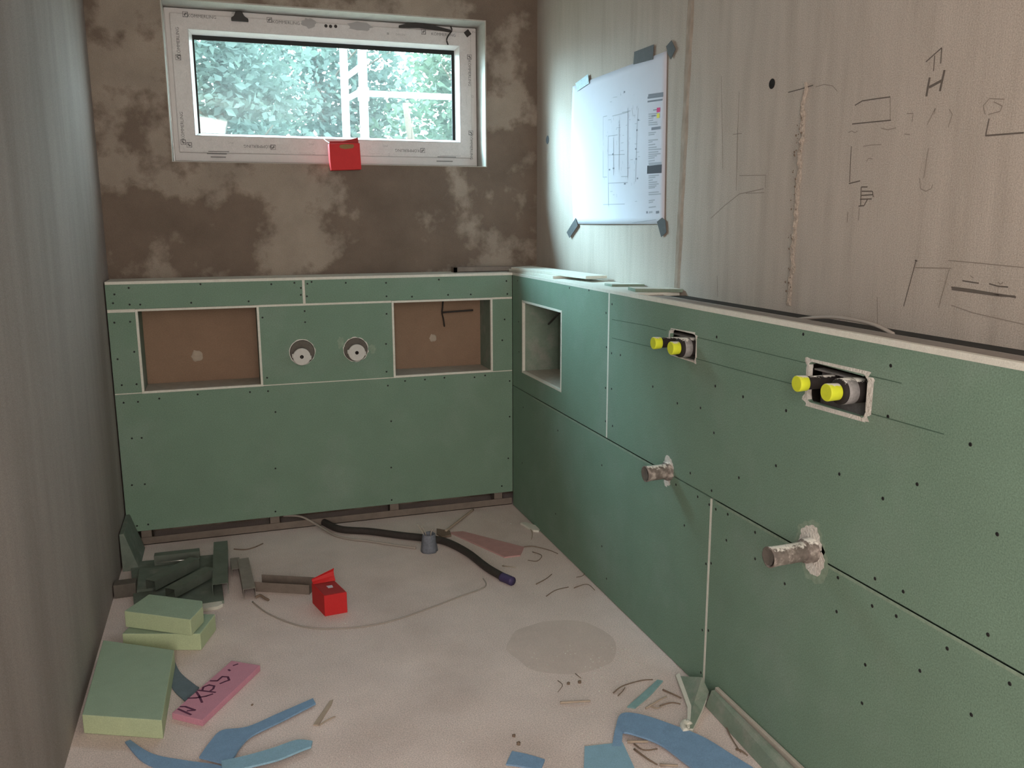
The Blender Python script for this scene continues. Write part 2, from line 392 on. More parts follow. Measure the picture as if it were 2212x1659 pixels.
for lx, ly, tx, ty, rot in ((400, 31, 436, 36, 0), (582, 43, 618, 49, 0), (915, 69, 958, 75, 0),
                            (385, 124, 385, 90, HP), (396, 307, 394, 272, HP), (1014, 123, 1014, 158, -HP), (1017, 287, 1018, 318, -HP),
                            (590, 318, 556, 316, math.pi), (913, 325, 880, 325, math.pi), (409, 313, None, None, HP)):
    a = PB(lx, ly, YF); logo(pr, a.x, a.z, YF, 0.0115, rot)
    if tx:
        b = PB(tx, ty, YF); text_mesh(pr, 'KÖMMERLING', 0.0195, on_back(b.x, b.z, YF, rot))
for px, py, s, rot in ((505, 28, 'abc', 0), (865, 75, 'DIN EN', 0), (838, 73, '■', 0), (1025, 70, 'PVC', 0), (498, 308, 'PVC', math.pi), (672, 311, 'PVC', math.pi),
                       (832, 315, 'PVC', math.pi), (660, 331, '---- --- -----', math.pi), (815, 333, '-- ----- ----', math.pi),
                       (455, 303, '-- - ---- --', math.pi), (678, 331, '□', math.pi), (840, 334, '□', math.pi), (403, 165, '-- --- -', HP), (1008, 215, '-- --- --', -HP), (1020, 208, '□', -HP)):
    a = PB(px, py, YF); text_mesh(pf, s, 0.014, on_back(a.x, a.z, YF, rot))
for px0, py0, px1, py1 in ((447, 331, 490, 333), (455, 338, 488, 340), (945, 338, 985, 340), (943, 347, 978, 349), (450, 326, 495, 328), (950, 336, 995, 337)):
    a = PB(px0, py0, YF); b = PB(px1, py1, YF)
    pr.faces([(a.x, YF, a.z), (b.x, YF, a.z), (b.x, YF, b.z-0.001), (a.x, YF, b.z-0.001)], [(0, 1, 2, 3)])
pr.build('film_print', M['print'], win); pf.build('film_small_print', M['print_faint'], win)
# grey smudges on the film
sm = MB()
for px, py, w, h in ((668, 50, 0.034, 0.022), (777, 57, 0.062, 0.018)):
    a = PB(px, py, 0.3290); n = 18
    sm.faces([(a.x + w*math.cos(2*math.pi*k/n)*(1+random.uniform(-.25, .25)), 0.3290, a.z + h*math.sin(2*math.pi*k/n)*(1+random.uniform(-.25, .25))) for k in range(n)], [tuple(range(n))])
sm.build('film_smudge', M['print_faint'], win)
# dark drainage cap, plugged holes, diamond mark
a = PB(518, 42, 0.33); mb = MB()
mb.prism([(a.x-0.038, 0.33, a.z-0.010), (a.x+0.038, 0.33, a.z-0.010), (a.x+0.036, 0.33, a.z+0.002), (a.x+0.020, 0.33, a.z+0.012), (a.x+0.010, 0.33, a.z+0.032), (a.x-0.016, 0.33, a.z+0.030), (a.x-0.026, 0.33, a.z+0.010), (a.x-0.038, 0.33, a.z+0.002)], (0, -0.022, 0))
mb.build('latch_stub', M['dark'], win, bevel=0.003)
for px, py in ((704, 56), (714, 57), (725, 57)):
    a = PB(px, py, 0.33); MB().lathe((a.x, 0.331, a.z), (0, -1, 0), [(0, 0.0075), (0.003, 0.0075)], 14).build('plug', M['dark'], win)
a = PB(1010, 72, 0.33)
MB().box((-0.014, -0.002, -0.014), (0.014, 0.001, 0.014), Matrix.Translation((a.x, 0.33, a.z)) @ Matrix.Rotation(0.9, 4, 'Y')).build('corner_sticker', M['dark'], win)
# dark strap on the upper right of the sash
mb = MB(); pts = [(862, 51), (880, 49), (905, 48), (930, 52), (955, 57), (974, 61)]; hw = [0.005, 0.010, 0.012, 0.011, 0.008, 0.006]
st = [PB(x, y+6, 0.322) for x, y in pts]; vs = []
for p, h in zip(st, hw): vs += [(p.x, 0.322, p.z+h), (p.x, 0.322, p.z-h), (p.x, 0.329, p.z-h), (p.x, 0.329, p.z+h)]
fs = []
for i in range(len(st)-1):
    for k in range(4): fs.append((i*4+k, i*4+(k+1) % 4, i*4+4+(k+1) % 4, i*4+4+k))
fs += [(0, 1, 2, 3), (20, 21, 22, 23)]
mb.faces(vs, fs)
strap = mb.build('window_strap', M['dark'], None)
tag(strap, 'dark tapering plastic strap with a hanging wire on the upper right of the window frame', 'strap')
MB().tube([PB(x, y, 0.322) for x, y in ((973, 56), (976, 66), (969, 76), (965, 86), (968, 97))], 0.0035, 6).build('wire', M['dark'], strap)

# ------------------------------------------------------------------ half-height pre-wall: studs and tracks behind the boards
tr = MB()
tr.box((-1.825, 0.020, 0), (0.0, 0.024, 0.036)); tr.box((-1.825, 0.020, 0), (0.0, 0.09, 0.003))
ft = tag(tr.build('floor_track', M['steel_dark']), 'long brown dusty steel floor channel under the back green panels', 'metal channel')
gs = 'upright studs in the gap under the back panels'
for px, lab in ((313, 'dusty steel stud at the left end of the gap under the back panels'), (593, 'dusty steel stud in the gap under the back panels, second from the left'),
                (852, 'dusty steel stud in the gap under the back panels, third from the left'), (1076, 'dusty steel stud in the gap under the back panels by the room corner')):
    x = PB(px, 1110, 0.03).x; mb = MB()
    mb.box((x-0.024, 0.026, 0.003), (x+0.024, 0.028, 1.18)); mb.box((x-0.024, 0.026, 0.003), (x-0.022, 0.075, 1.18)); mb.box((x+0.022, 0.026, 0.003), (x+0.024, 0.075, 1.18))
    tag(mb.build('steel_stud', M['steel_dark']), lab, 'metal stud', gs)

# ------------------------------------------------------------------ green boards
HB, HT, ZS = 0.076, 1.1875, 0.635
scr_me = None
def screw_at(board, p, axis, r=0.0042, white=False):
    global scr_me
    if scr_me is None:
        mb = MB(); mb.lathe((0, 0, 0), (0, 0, 1), [(-0.001, 1.0), (0.0, 1.0), (0.12, 0.6)], 10)
        bmesh.ops.recalc_face_normals(mb.bm, faces=mb.bm.faces); scr_me = bpy.data.meshes.new('screw'); mb.bm.to_mesh(scr_me); mb.bm.free(); scr_me.materials.append(M['screw'])
    o = bpy.data.objects.new('screw', scr_me); COL.objects.link(o); o.parent = board
    o.location = Vector(p) - wloc(board); o.scale = (r, r, 0.006)
    o.rotation_euler = (math.radians(90), 0, 0) if axis == 1 else (0, math.radians(-90), 0)
boards_back, boards_right = [], []
def bboard(us, vs, holes, label, group='green boards on the back half-wall'):
    o = holed(us, vs, holes, BACK, T).build('plasterboard', M['green'])
    tag(o, label, 'plasterboard', group); boards_back.append((o, us[0], us[-1], vs[0], vs[-1])); return o
def rboard(us, vs, holes, label, group='green boards on the right half-wall'):
    o = holed(us, vs, holes, RIGHT, T).build('plasterboard', M['green'])
    tag(o, label, 'plasterboard', group); boards_right.append((o, us[0], us[-1], vs[0], vs[-1])); return o
XJ = -1.006; NZ0, NZ1 = 0.713, 1.071
xl = -1.832
b1 = bboard([xl, XJ-0.006], [NZ1+0.010, HT], {}, 'long green strip above the left niche on the back half-wall')
b2 = bboard([XJ+0.006, -0.002], [NZ1+0.010, HT], {}, 'long green strip above the right niche on the back half-wall')
b3 = bboard([xl, -1.722], [NZ0, NZ1-0.004], {}, 'small green board between the left wall and the left niche')
PC = [(-1.026, 0.857), (-0.780, 0.856)]
b4 = bboard([-1.208, -0.90, -0.604], [NZ0, NZ1], {(0, 0): circle(*PC[0], 0.056), (1, 0): circle(*PC[1], 0.058)}, 'green board between the two back niches with two round pipe holes')
b5 = bboard([-0.104, -0.002], [NZ0, NZ1], {}, 'narrow green board between the right niche and the room corner')
b6 = bboard([xl, -0.002], [HB, NZ0-0.005], {}, 'large plain green board forming the lower back half-wall')
# white cut edges along the joints
def strip(a, b, name, parent, m='gypsum', bevel=0.001): return MB().box(a, b).build(name, M[m], parent, bevel=bevel)
strip((XJ-0.006, 0.0015, NZ1+0.010), (XJ+0.006, T, HT), 'joint', b1)
strip((xl, 0.001, NZ1-0.004), (-1.722, T, NZ1+0.010), 'cut_edge', b3)
strip((-1.208, 0.001, NZ1), (-0.604, T, NZ1+0.010), 'cut_edge', b4)
strip((-0.104, 0.001, NZ1), (-0.002, T, NZ1+0.010), 'cut_edge', b5)
strip((xl, 0.001, NZ0-0.005), (-0.002, T, NZ0), 'cut_edge', b6)
NY0, NY1, RZ0, RZ1 = -0.657, -0.147, 0.726, 1.075
A1 = (-1.757, -1.592, 1.028, 1.114); A2 = (-2.494, -2.285, 1.016, 1.112)
YJ, YJ2, YE = -1.127, -1.877, -4.6
def hole_cell(a): return rrect(a[0], a[1], a[2], a[3], 0.018, 5, 0.003)
r1 = rboard([YJ+0.006, NY0, NY1, -0.002], [ZS+0.002, RZ0, RZ1, HT], {(1, 1): None}, 'green board with a square niche next to the room corner on the right half-wall')
r2 = rboard([YE, -2.1, YJ-0.006], [ZS+0.002, HT], {(0, 0): hole_cell(A2), (1, 0): hole_cell(A1)}, 'long upper green board with both yellow-capped pipe outlets on the right half-wall')
r3 = rboard([YJ2+0.006, -1.30, -0.002], [0.004, ZS-0.002], {}, 'lower green board from the room corner to the lower white joint')
r4 = rboard([YE, YJ2-0.006], [0.004, ZS-0.002], {}, 'lower green board on the right half-wall nearest the camera')
strip((-0.0003, YJ-0.006, ZS+0.002), (T, YJ+0.006, HT), 'joint', r1)
strip((-0.0003, YJ2-0.006, 0.03), (T, YJ2+0.006, ZS-0.004), 'joint', r3)
# worn lighter lower lip of the horizontal seam
def lip(y0, y1, par):
    MB().prism([(-0.0003, y0, ZS-0.002), (-0.0003, y0, ZS-0.010), (0.004, y0, ZS-0.002)], (0, y1-y0, 0)).build('worn_edge', M['smear'], par)
lip(-1.55, -0.3, r3); lip(-3.6, -1.9, r4)
MB().box((T+0.001, YE, 0.0), (0.11, YE+0.05, 1.17)).build('steel_stud', M['steel']).hide_render = False
st_end = bpy.data.objects['steel_stud.004']; tag(st_end, 'steel stud closing the near end of the right half-wall', 'metal stud')

# screws (dark sunk heads)
BS = [(247,636),(278,622),(244,655),(280,658),(303,658),(413,654),(433,614),(537,651),(586,614),(636,611),(650,622),(650,637),(663,640),(664,613),(673,609),(747,611),(834,611),(835,640),(890,641),(948,604),(968,637),(1017,636),(1094,607),(1096,635),
      (247,697),(281,695),(254,776),(290,760),(263,832),(295,830),(567,686),(658,672),(659,696),(835,678),(834,743),(577,816),(835,803),
      (267,870),(298,868),(344,861),(427,852),(540,847),(579,845),(875,823),(918,820),(960,816),(1025,815),(1048,811),(838,833),(1101,823),(1101,900),(285,947),(306,946),(845,910),(285,1048),(313,1046),(595,890),(595,1012),(845,1010),(1098,990),(320,1133),(296,1136),(595,1105),(846,1080),(1084,1050),(1085,735),(1090,690)]
for px, py in BS:
    p = PB(px, py)
    for o, u0, u1, v0, v1 in boards_back:
        if u0 <= p.x <= u1 and v0 <= p.z <= v1: screw_at(o, p, 1, 0.0042)
RS = [(1118,606),(1230,622),(1272,627),(1309,676),(1310,750),(1308,838),(1308,910),(1120,695),(1121,760),(1331,634),(1322,657),(1321,763),(1340,767),(1437,655),(1548,728),(1321,840),(1545,834),(1463,871),(1513,881),(1605,857),(1698,887),(1735,722),(1924,790),(1918,900),(1410,835),(1542,935),(1323,920),
      (1491,1022),(1596,1032),(1676,1006),(1813,1024),(1537,1060),(1507,1073),(1460,1047),(1631,1150),(1569,1167),(1631,1207),(1478,1135),(1532,1090),(1546,1100),(1572,1111),(1525,1218),(1536,1217),(1810,1248),(1695,1261),(1981,1046),(1907,1077),(2154,1154),(1890,1250),(1951,1278),(1884,1309),(1807,1321),(1936,1331),(2134,1371),(2046,1401),(1869,1436),(1987,1449),(2181,1477),(2098,1544),(1862,1519),(1517,1361),(1530,1362),(1514,1453),(1200,1110),(1205,930),(1130,880),(1128,1000),(1300,1005),(1300,1180),(1310,1250),(2096,960)]
for px, py in RS:
    p = PR(px, py)
    for o, u0, u1, v0, v1 in boards_right:
        if u0 <= p.y <= u1 and v0 <= p.z <= v1: screw_at(o, p, 0, 0.0044)
# pencil setting-out lines on the right boards
def pline(mb, pts, ax, val, w, out):
    q = [P(x, y, ax, val) for x, y in pts]
    for a, b in zip(q, q[1:]):
        d = (b-a).normalized(); n = Vector((1, 0, 0)) if ax == 0 else Vector((0, 1, 0)); s = d.cross(n).normalized()*w/2
        o = Vector(out)
        mb.faces([a-s+o, b-s+o, b+s+o, a+s+o], [(0, 1, 2, 3)])
for l in (((1322, 690), (1400, 704), (1440, 714)), ((1503, 728), (1620, 755), (1750, 786)), ((1880, 812), (1948, 828)), ((1322, 730), (1410, 750)), ((1505, 775), (1620, 806), (1745, 838)), ((1870, 890), (2040, 938))):
    mb = MB(); pline(mb, l, 0, 0.0, 0.0022, (-0.0006, 0, 0)); mb.build('pencil_line', M['pencil_green'], r2)

# ------------------------------------------------------------------ niches
def niche(us, vs, place, depth, label, backm, m_side='gypsum', dabs=()):
    u0, u1 = us; v0, v1 = vs; c = Vector(place((u0+u1)/2, v0, 0.06)); t = 0.010; f = -0.0015
    root = thing('wall_niche', c, label, 'wall niche', 'open niches in the green half-walls')
    def bx(a, b, nm, m, bv=0.0008, par=None):
        p, q = Vector(place(*a)), Vector(place(*b))
        return MB().box((min(p.x, q.x), min(p.y, q.y), min(p.z, q.z)), (max(p.x, q.x), max(p.y, q.y), max(p.z, q.z))).build(nm, m, par or root, bevel=bv)
    sd = [M['green_dusty'], M['gypsum']]
    # lining boards, then their white cut front edges
    for nm, a, b in (('side', (u0-t, v0-t), (u0, v1+t)), ('side', (u1, v0-t), (u1+t, v1+t)), ('shelf', (u0, v0-t), (u1, v0)), ('lintel', (u0, v1), (u1, v1+t))):
        lin = bx((a[0], a[1], T), (b[0], b[1], depth), nm, M['dusty_shelf'] if nm == 'shelf' else M['green_dusty'])
        bx((a[0], a[1], f), (b[0], b[1], T), 'cut_edge', M['gypsum'], par=lin)
    bx((u0-t, v0-t, depth), (u1+t, v1+t, depth+0.008), 'back_panel', backm)
    for du, dv, r in dabs:
        mb = MB(); p = Vector(place(u0+(u1-u0)*du, v0+(v1-v0)*dv, depth+0.002)); n = Vector(place(0, 0, -1))-Vector(place(0, 0, 0))
        mb.lathe(p, n, [(0, r), (0.004, r*0.8), (0.006, r*0.3)], 16, jit=0.5); mb.build('plaster_dab', M['plaster_dab'], root)
    return root
M['dusty_shelf'] = mat('dusty_shelf', (0.46, 0.42, 0.36), 0.95, var=0.12, scale=20, grain=0.1)
niche((-1.712, -1.218), (NZ0+0.004, NZ1-0.001), BACK, 0.185, 'wide open niche at the left end of the back half-wall', M['brown'], dabs=((0.45, 0.33, 0.03),))
niche((-0.594, -0.114), (NZ0+0.006, NZ1-0.001), BACK, 0.185, 'open niche at the right end of the back half-wall with a dark cable inside', M['brown'], dabs=((0.48, 0.42, 0.022),))
niche((NY0+0.008, NY1-0.008), (RZ0+0.008, RZ1-0.008), RIGHT, 0.183, 'square open niche in the right half-wall beside the room corner', M['green_dusty'])
mb = MB().tube([PB(957, 650, 0.17), PB(956, 664, 0.16), PB(955, 676, 0.15), PB(958, 690, 0.16), PB(960, 705, 0.175)], 0.004, 6).tube([PB(955, 675, 0.15), PB(980, 673, 0.13), PB(1022, 670, 0.12)], 0.005, 6)
tag(mb.build('cable_stub', M['dark']), 'dark cable end hanging inside the right niche of the back half-wall', 'cable')
mb = MB().tube([P(1211, 672, 0, 0.06), P(1203, 681, 0, 0.08), P(1192, 693, 0, 0.08), P(1185, 700, 0, 0.08)], 0.005, 6)
tag(mb.build('cable_stub', M['dark']), 'short dark cable poking into the niche of the right half-wall', 'cable')

# ------------------------------------------------------------------ ledge boards on top of the half-walls
ZT = 1.2
lb = MB().box((xl, -0.001, HT), (0.0, YB-0.002, ZT)).build('ledge_board', M['gypsum'], bevel=0.001)
tag(lb, 'long white-edged ledge board on top of the back half-wall', 'ledge board', 'ledge boards')
lb = MB().box((0.0005, -1.30, HT), (XR-0.004, YB-0.002, ZT)).build('ledge_board', M['gypsum'], bevel=0.001)
tag(lb, 'white ledge board over the right half-wall below the paper plan', 'ledge board', 'ledge boards')
lb = MB(); n = 60
prof = []
for i in range(n+1):
    y = -1.302 + (YE+1.302)*i/n; j = 0.0025*noise.noise(Vector((y*9, 3.1, 0)))
    prof.append((y, j))
vs = []; fs = []
for y, j in prof: vs += [(-0.0008+j*0.3, y, HT), (0.0008+j, y, ZT+0.001), (0.022+j*2, y, ZT), (0.022, y, HT)]
for i in range(n):
    for k in range(4): fs.append((i*4+k, i*4+4+k, i*4+4+(k+1) % 4, i*4+(k+1) % 4))
fs += [(0, 1, 2, 3), (n*4+3, n*4+2, n*4+1, n*4)]
lb.faces(vs, fs)
tag(lb.build('plasterboard_edge', M['gypsum']), 'rough white cut edge along the top of the right half-wall', 'board edge')
mb = MB().box((0.023, YE, HT-0.006), (0.128, -1.302, HT+0.004)).box((0.126, YE, HT-0.05), (0.128, -1.302, HT+0.004))
tag(mb.build('top_track', M['steel'], bevel=0.001), 'dusty grey steel top channel beside the dark gap on the right half-wall', 'metal channel')
mb = MB().box((0.140, YE, 1.150), (0.1985, -1.335, 1.190)); tag(mb.build('gap_shade', M['black']), 'black strip added as painted shade in the gap between wall and right half-wall', 'shade strip')  # black strip put in so the gap reads as deep shade
a = PB(977, 589, 0.13); b = PB(1092, 585, 0.13)
mb = MB(); mb.box((a.x, 0.10, ZT), (b.x+0.06, 0.103, ZT+0.025)).box((a.x, 0.10, ZT), (b.x+0.06, 0.15, ZT+0.003)).box((a.x, 0.147, ZT), (b.x+0.06, 0.15, ZT+0.025)).box((a.x, 0.10, ZT+0.003), (a.x+0.018, 0.15, ZT+0.026))
tag(mb.build('metal_profile', M['steel_dark']), 'short dark metal profile lying on the back ledge near the corner', 'metal profile')
def slab(pts, z0, t, name, m, label, cat, group=None, bevel=0.0015, tilt=None, edge=None):
    o = MB().prism([(p[0], p[1], z0) for p in pts], (0, 0, t)).build(name, [M[m]] + ([M[edge]] if edge else []), bevel=bevel)
    if edge:
        for f in o.data.polygons:
            if abs(f.normal.z) < 0.5: f.material_index = 1
    return tag(o, label, cat, group)
slab([(0.015, 0.10), (0.02, -0.50), (0.135, -0.50), (0.14, 0.10)], ZT, T, 'plasterboard_offcut', 'gypsum', 'white board offcut under another one on the ledge in the room corner', 'offcut', 'offcuts on the ledge')
slab([(0.00, 0.02), (0.075, -0.735), (0.178, -0.72), (0.14, 0.12)], ZT+T, T, 'plasterboard_offcut', 'gypsum', 'long white board offcut lying topmost on the ledge in the room corner', 'offcut', 'offcuts on the ledge')
slab([(0.070, -1.000), (0.192, -1.035), (0.195, -0.965), (0.070, -0.93)], ZT, 0.010, 'plasterboard_offcut', 'gypsum', 'small white-topped board offcut on the ledge below the plan', 'offcut', 'offcuts on the ledge', edge='green_dusty')
slab([(0.045, -1.250), (0.194, -1.325), (0.195, -1.22), (0.060, -1.16)], ZT, 0.0125, 'plasterboard_offcut', 'gypsum', 'board offcut at the start of the dark gap on the right ledge', 'offcut', 'offcuts on the ledge', edge='green_dusty')
mb = MB().tube([P(x, y, 0, 0.135) for x, y in ((1700, 694), (1740, 688), (1790, 685), (1840, 690), (1890, 702), (1930, 722))], 0.005, 6)
tag(mb.build('cable', M['cable']), 'grey cable arching over the gap on the right ledge', 'cable')

# ------------------------------------------------------------------ pipes
def torn(board, outline, place, w0, w1, name='torn_edge'):
    """ragged white rim round a cut-out, a hair proud of the paper"""
    n = len(outline); cu = sum(p[0] for p in outline)/n; cv = sum(p[1] for p in outline)/n; mb = MB(); vs = []; fs = []
    for k, (u, v) in enumerate(outline):
        d = Vector((u-cu, v-cv)).normalized(); w = random.uniform(w0, w1)
        vs += [place(u, v, -0.0012), place(u+d.x*w, v+d.y*w, -0.0006), place(u, v, T)]
    for k in range(n):
        j = (k+1) % n; fs += [(k*3, j*3, j*3+1, k*3+1), (k*3, k*3+2, j*3+2, j*3)]
    mb.faces(vs, fs); return mb.build(name, M['gypsum_rough'], board)
torn(r2, hole_cell(A1), RIGHT, 0.002, 0.013); torn(r2, hole_cell(A2), RIGHT, 0.005, 0.024)
def xpipe(y, z, prof, name): return MB().lathe((0, y, z), (-1, 0, 0), prof, 32)
gp = 'yellow-capped water pipes in the right half-wall'
def thin_pipe(y, z, xe, label):
    r = thing('water_pipe', (0.02, y, z-0.02), label, 'pipe', gp)
    xpipe(y, z, [(-0.10, 0.0160), (xe-0.02, 0.0160)], '').build('insulation', M['insul'], r)
    xpipe(y, z, [(xe-0.026, 0.0185), (xe-0.002, 0.0195), (xe, 0.0180)], '').build('cap', M['yellow'], r, bevel=0.001)
def thick_pipe(y, z, xr, xe, label):
    r = thing('water_pipe', (0.02, y, z-0.03), label, 'pipe', gp)
    xpipe(y, z, [(-0.10, 0.0290), (xr-0.004, 0.0300), (xr, 0.0265), (xr, 0.02)], '').build('insulation', M['insul'], r); ins = r.children[0]
    xpipe(y, z, [(0.002, 0.0294), (0.003, 0.0306), (xr-0.011, 0.0306), (xr-0.010, 0.0296)], '').build('tape_wrap', M['foil'], ins)
    xpipe(y, z, [(xr-0.004, 0.0195), (xe-0.002, 0.0205), (xe, 0.019)], '').build('cap', M['yellow'], r, bevel=0.001)
thin_pipe(-1.622, 1.072, 0.076, 'thin dark pipe with a yellow cap in the farther cut-out, left of its pair')
thick_pipe(-1.712, 1.068, 0.037, 0.064, 'thick taped pipe with a yellow cap in the farther cut-out')
thin_pipe(-2.345, 1.073, 0.078, 'thin dark pipe with a yellow cap in the nearer cut-out, left of its pair')
thick_pipe(-2.442, 1.070, 0.040, 0.071, 'thick taped pipe with a yellow cap in the nearer, larger cut-out')
for y, lab in ((-1.675, 'pale mounting bracket inside the farther pipe cut-out'), (-2.39, 'pale mounting bracket inside the nearer pipe cut-out')):
    mb = MB().box((0.046, y-0.11, 1.00), (0.050, y+0.11, 1.090)).box((0.022, y-0.11, 1.090), (0.050, y+0.11, 1.094))
    tag(mb.build('mounting_bracket', M['foil']), lab, 'bracket')
gw = 'grey waste pipe stubs in the right half-wall'
def waste(y, z, xe, label, rim):
    r = thing('waste_pipe', (0.02, y, z-0.03), label, 'pipe', gw)
    MB().lathe((0, y, z), (-1, 0, -0.02), [(-0.08, 0.0245), (xe-0.025, 0.0245), (xe-0.01, 0.0255), (xe, 0.0265), (xe, 0.0225), (xe-0.02, 0.022)], 32, jit=0.04).build('pipe', M['pipe'], r); pp = r.children[0]
    MB().lathe((0, y, z), (-1, 0, 0), [(-0.06, 0.031), (rim-0.006, 0.031), (rim, 0.0285), (rim, 0.02)], 32).build('collar', M['pipe'], r)
    # crumpled plastic film closing the mouth
    mb = MB(); n = 24; vs = [(-xe+0.003, y, z)]; fs = []
    for k in range(n):
        a = 2*math.pi*k/n; vs.append((-xe-0.001+random.uniform(-.002, .002), y+0.0225*math.cos(a), z+0.0225*math.sin(a)))
    for k in range(n): fs.append((0, 1+k, 1+(k+1) % n))
    mb.faces(vs, fs, True).build('film_cover', M['sleeve'], pp)
waste(-1.615, 0.644, 0.087, 'grey waste pipe stub sticking out of the long seam, nearer the corner', 0.016)
waste(-2.345, 0.648, 0.128, 'grey waste pipe stub sticking out of the long seam, nearer the camera', 0.030)
def ragged(board, place, cu, cv, r, amp, w=-0.0009, m='gypsum_rough', ry=1.0, seed=0, name='torn_patch'):
    n = 40; pts = []
    for k in range(n):
        a = 2*math.pi*k/n; q = r*(1+amp*0.6*noise.noise(Vector((math.cos(a)*1.1+seed, math.sin(a)*1.1, 0)))+amp*0.5*noise.noise(Vector((math.cos(a)*4+seed, math.sin(a)*4, 2.0))))
        pts.append(place(cu+q*math.cos(a), cv+q*ry*math.sin(a), w))
    c = place(cu, cv, w); mb = MB(); mb.faces([c]+pts, [(0, 1+k, 1+(k+1) % n) for k in range(n)]); mb.build(name, M[m], board)
ragged(r2, RIGHT, -1.612, 0.660, 0.034, 0.35, seed=2); ragged(r3, RIGHT, -1.603, 0.612, 0.024, 0.5, seed=5, ry=1.1)
ragged(r2, RIGHT, -2.335, 0.668, 0.056, 0.5, seed=9, m='smear', w=-0.0005); ragged(r2, RIGHT, -2.337, 0.668, 0.043, 0.4, w=-0.0014, seed=9)
ragged(r4, RIGHT, -2.352, 0.622, 0.054, 0.45, seed=13, m='smear', w=-0.0005); ragged(r4, RIGHT, -2.352, 0.626, 0.040, 0.35, w=-0.0014, seed=14)
# two round plugs in the back board
for (cx, cz), (dx, dz), (sx, sz), lab, eye in ((PC[0], (652, 771), (653, 761), 'round pipe stub with a white plug in the back half-wall, left one', True), (PC[1], (771, 762), (767, 758), 'round pipe stub with a white plug in the back half-wall, right one', False)):
    d = PB(dx, dz, -0.035); r = thing('pipe_stub', (cx, 0.02, cz-0.05), lab, 'pipe', 'plugged pipe stubs in the back half-wall')
    MB().lathe((cx, 0.0, cz), (0, -1, 0), [(-0.12, 0.054), (0.001, 0.054), (0.002, 0.050), (0.002, 0.030)], 32).build('sleeve', M['sleeve'], r, bevel=0.001)
    MB().lathe((d.x, 0.0, d.z), (0, -1, 0), [(-0.10, 0.024), (0.026, 0.024)], 32).build('pipe', M['sleeve'], r)
    mb = MB().lathe((d.x, -0.026, d.z), (0, -1, 0), [(0, 0.0395), (0.008, 0.0395), (0.010, 0.037)], 36)
    for sg in (-1, 1): mb.box((d.x+sg*0.036-0.007, -0.034, d.z-sg*0.006-0.009), (d.x+sg*0.036+0.007, -0.028, d.z-sg*0.006+0.009))
    pg = mb.build('plug', M['whitecap'], r)
    MB().lathe((d.x, -0.0355, d.z), (0, -1, 0), [(0, 0.0085), (0.001, 0.0085)], 18).build('plug_hole', M['hole'], pg)
    if eye: MB().lathe((d.x, -0.0364, d.z), (0, -1, 0), [(0, 0.0016), (0.001, 0.0010)], 10).build('pin', M['whitecap'], pg)
    torn(b4, circle(cx, cz, 0.056), BACK, 0.001, 0.006)
for a, b_, seed in (((-0.848), 0.892, 3), ((-0.700), 0.852, 7)):
    ragged(b4, BACK, a, b_, 0.016, 0.9, m='smear', seed=seed, ry=1.5, name='dust_smear')

# ------------------------------------------------------------------ right wall details
seam = MB(); n = 90; vs = []; fs = []
for i in range(n+1):
    t = i/n; px = 1741-36*t + 6*noise.noise(Vector((t*14, 0, 0))); py = 178+482*t
    p = PR(px, py, XR); w = 0.010 + 0.007*noise.noise(Vector((t*22, 5, 0)))
    h = 0.006 + 0.006*noise.noise(Vector((t*40, 9, 0)))
    if t < 0.08: w *= 0.5
    vs += [(XR+0.001, p.y-w, p.z), (XR-abs(h)*0.6, p.y-w*0.4, p.z), (XR-abs(h), p.y+w*0.3, p.z), (XR+0.001, p.y+w, p.z)]
for i in range(n):
    for k in range(3): fs.append((i*4+k, i*4+k+1, i*4+5+k, i*4+4+k))
seam.faces(vs, fs); seam.build('rough_ridge', M['seam'], wr)
pit = MB()
for k in range(34):
    t = random.uniform(0.1, 0.95); p = PR(1741-36*t+random.uniform(-7, 7), 178+482*t, XR); r = random.uniform(0.0015, 0.0045)
    pit.lathe((XR-0.0105, p.y, p.z), (-1, 0, 0), [(0, r), (0.001, r*0.8)], 9, jit=0.5)
pit.build('pits', M['twig'], wr)
band = MB(); vs = []; fs = []; n = 60
for i in range(n+1):
    t = i/n; z = 1.21 + (ZC-1.21)*t
    yc = -1.272-0.045*t; w = 0.024+0.008*noise.noise(Vector((t*12, 2, 0)))
    h = 0.004+0.002*noise.noise(Vector((t*30, 4, 0)))
    vs += [(XR+0.001, yc-w, z), (XR-h, yc-w*0.3, z), (XR-h, yc+w*0.6, z), (XR+0.001, yc+w, z)]
for i in range(n):
    for k in range(3): fs.append((i*4+k, i*4+k+1, i*4+5+k, i*4+4+k))
band.faces(vs, fs); band.build('joint_band', M['band'], wr)
a = PR(1668, 181, XR); MB().lathe((XR-0.0008, a.y, a.z), (-1, 0, 0), [(0, 0.0145), (0.0008, 0.0135)], 24).build('tie_hole', M['hole'], wr)
a = PR(1183, 302, XR); MB().lathe((XR-0.0008, a.y, a.z), (-1, 0, 0), [(0, 0.020), (0.0012, 0.018)], 24).build('tie_plug', M['slate'], wr)
pd, pfz = MB(), MB()
def Z(x, y): return (1460+x*0.458, y*0.458)
def wl_(mb, w, *pts): pline(mb, [Z(*p) for p in pts], 0, XR, w, (-0.0006, 0, 0))
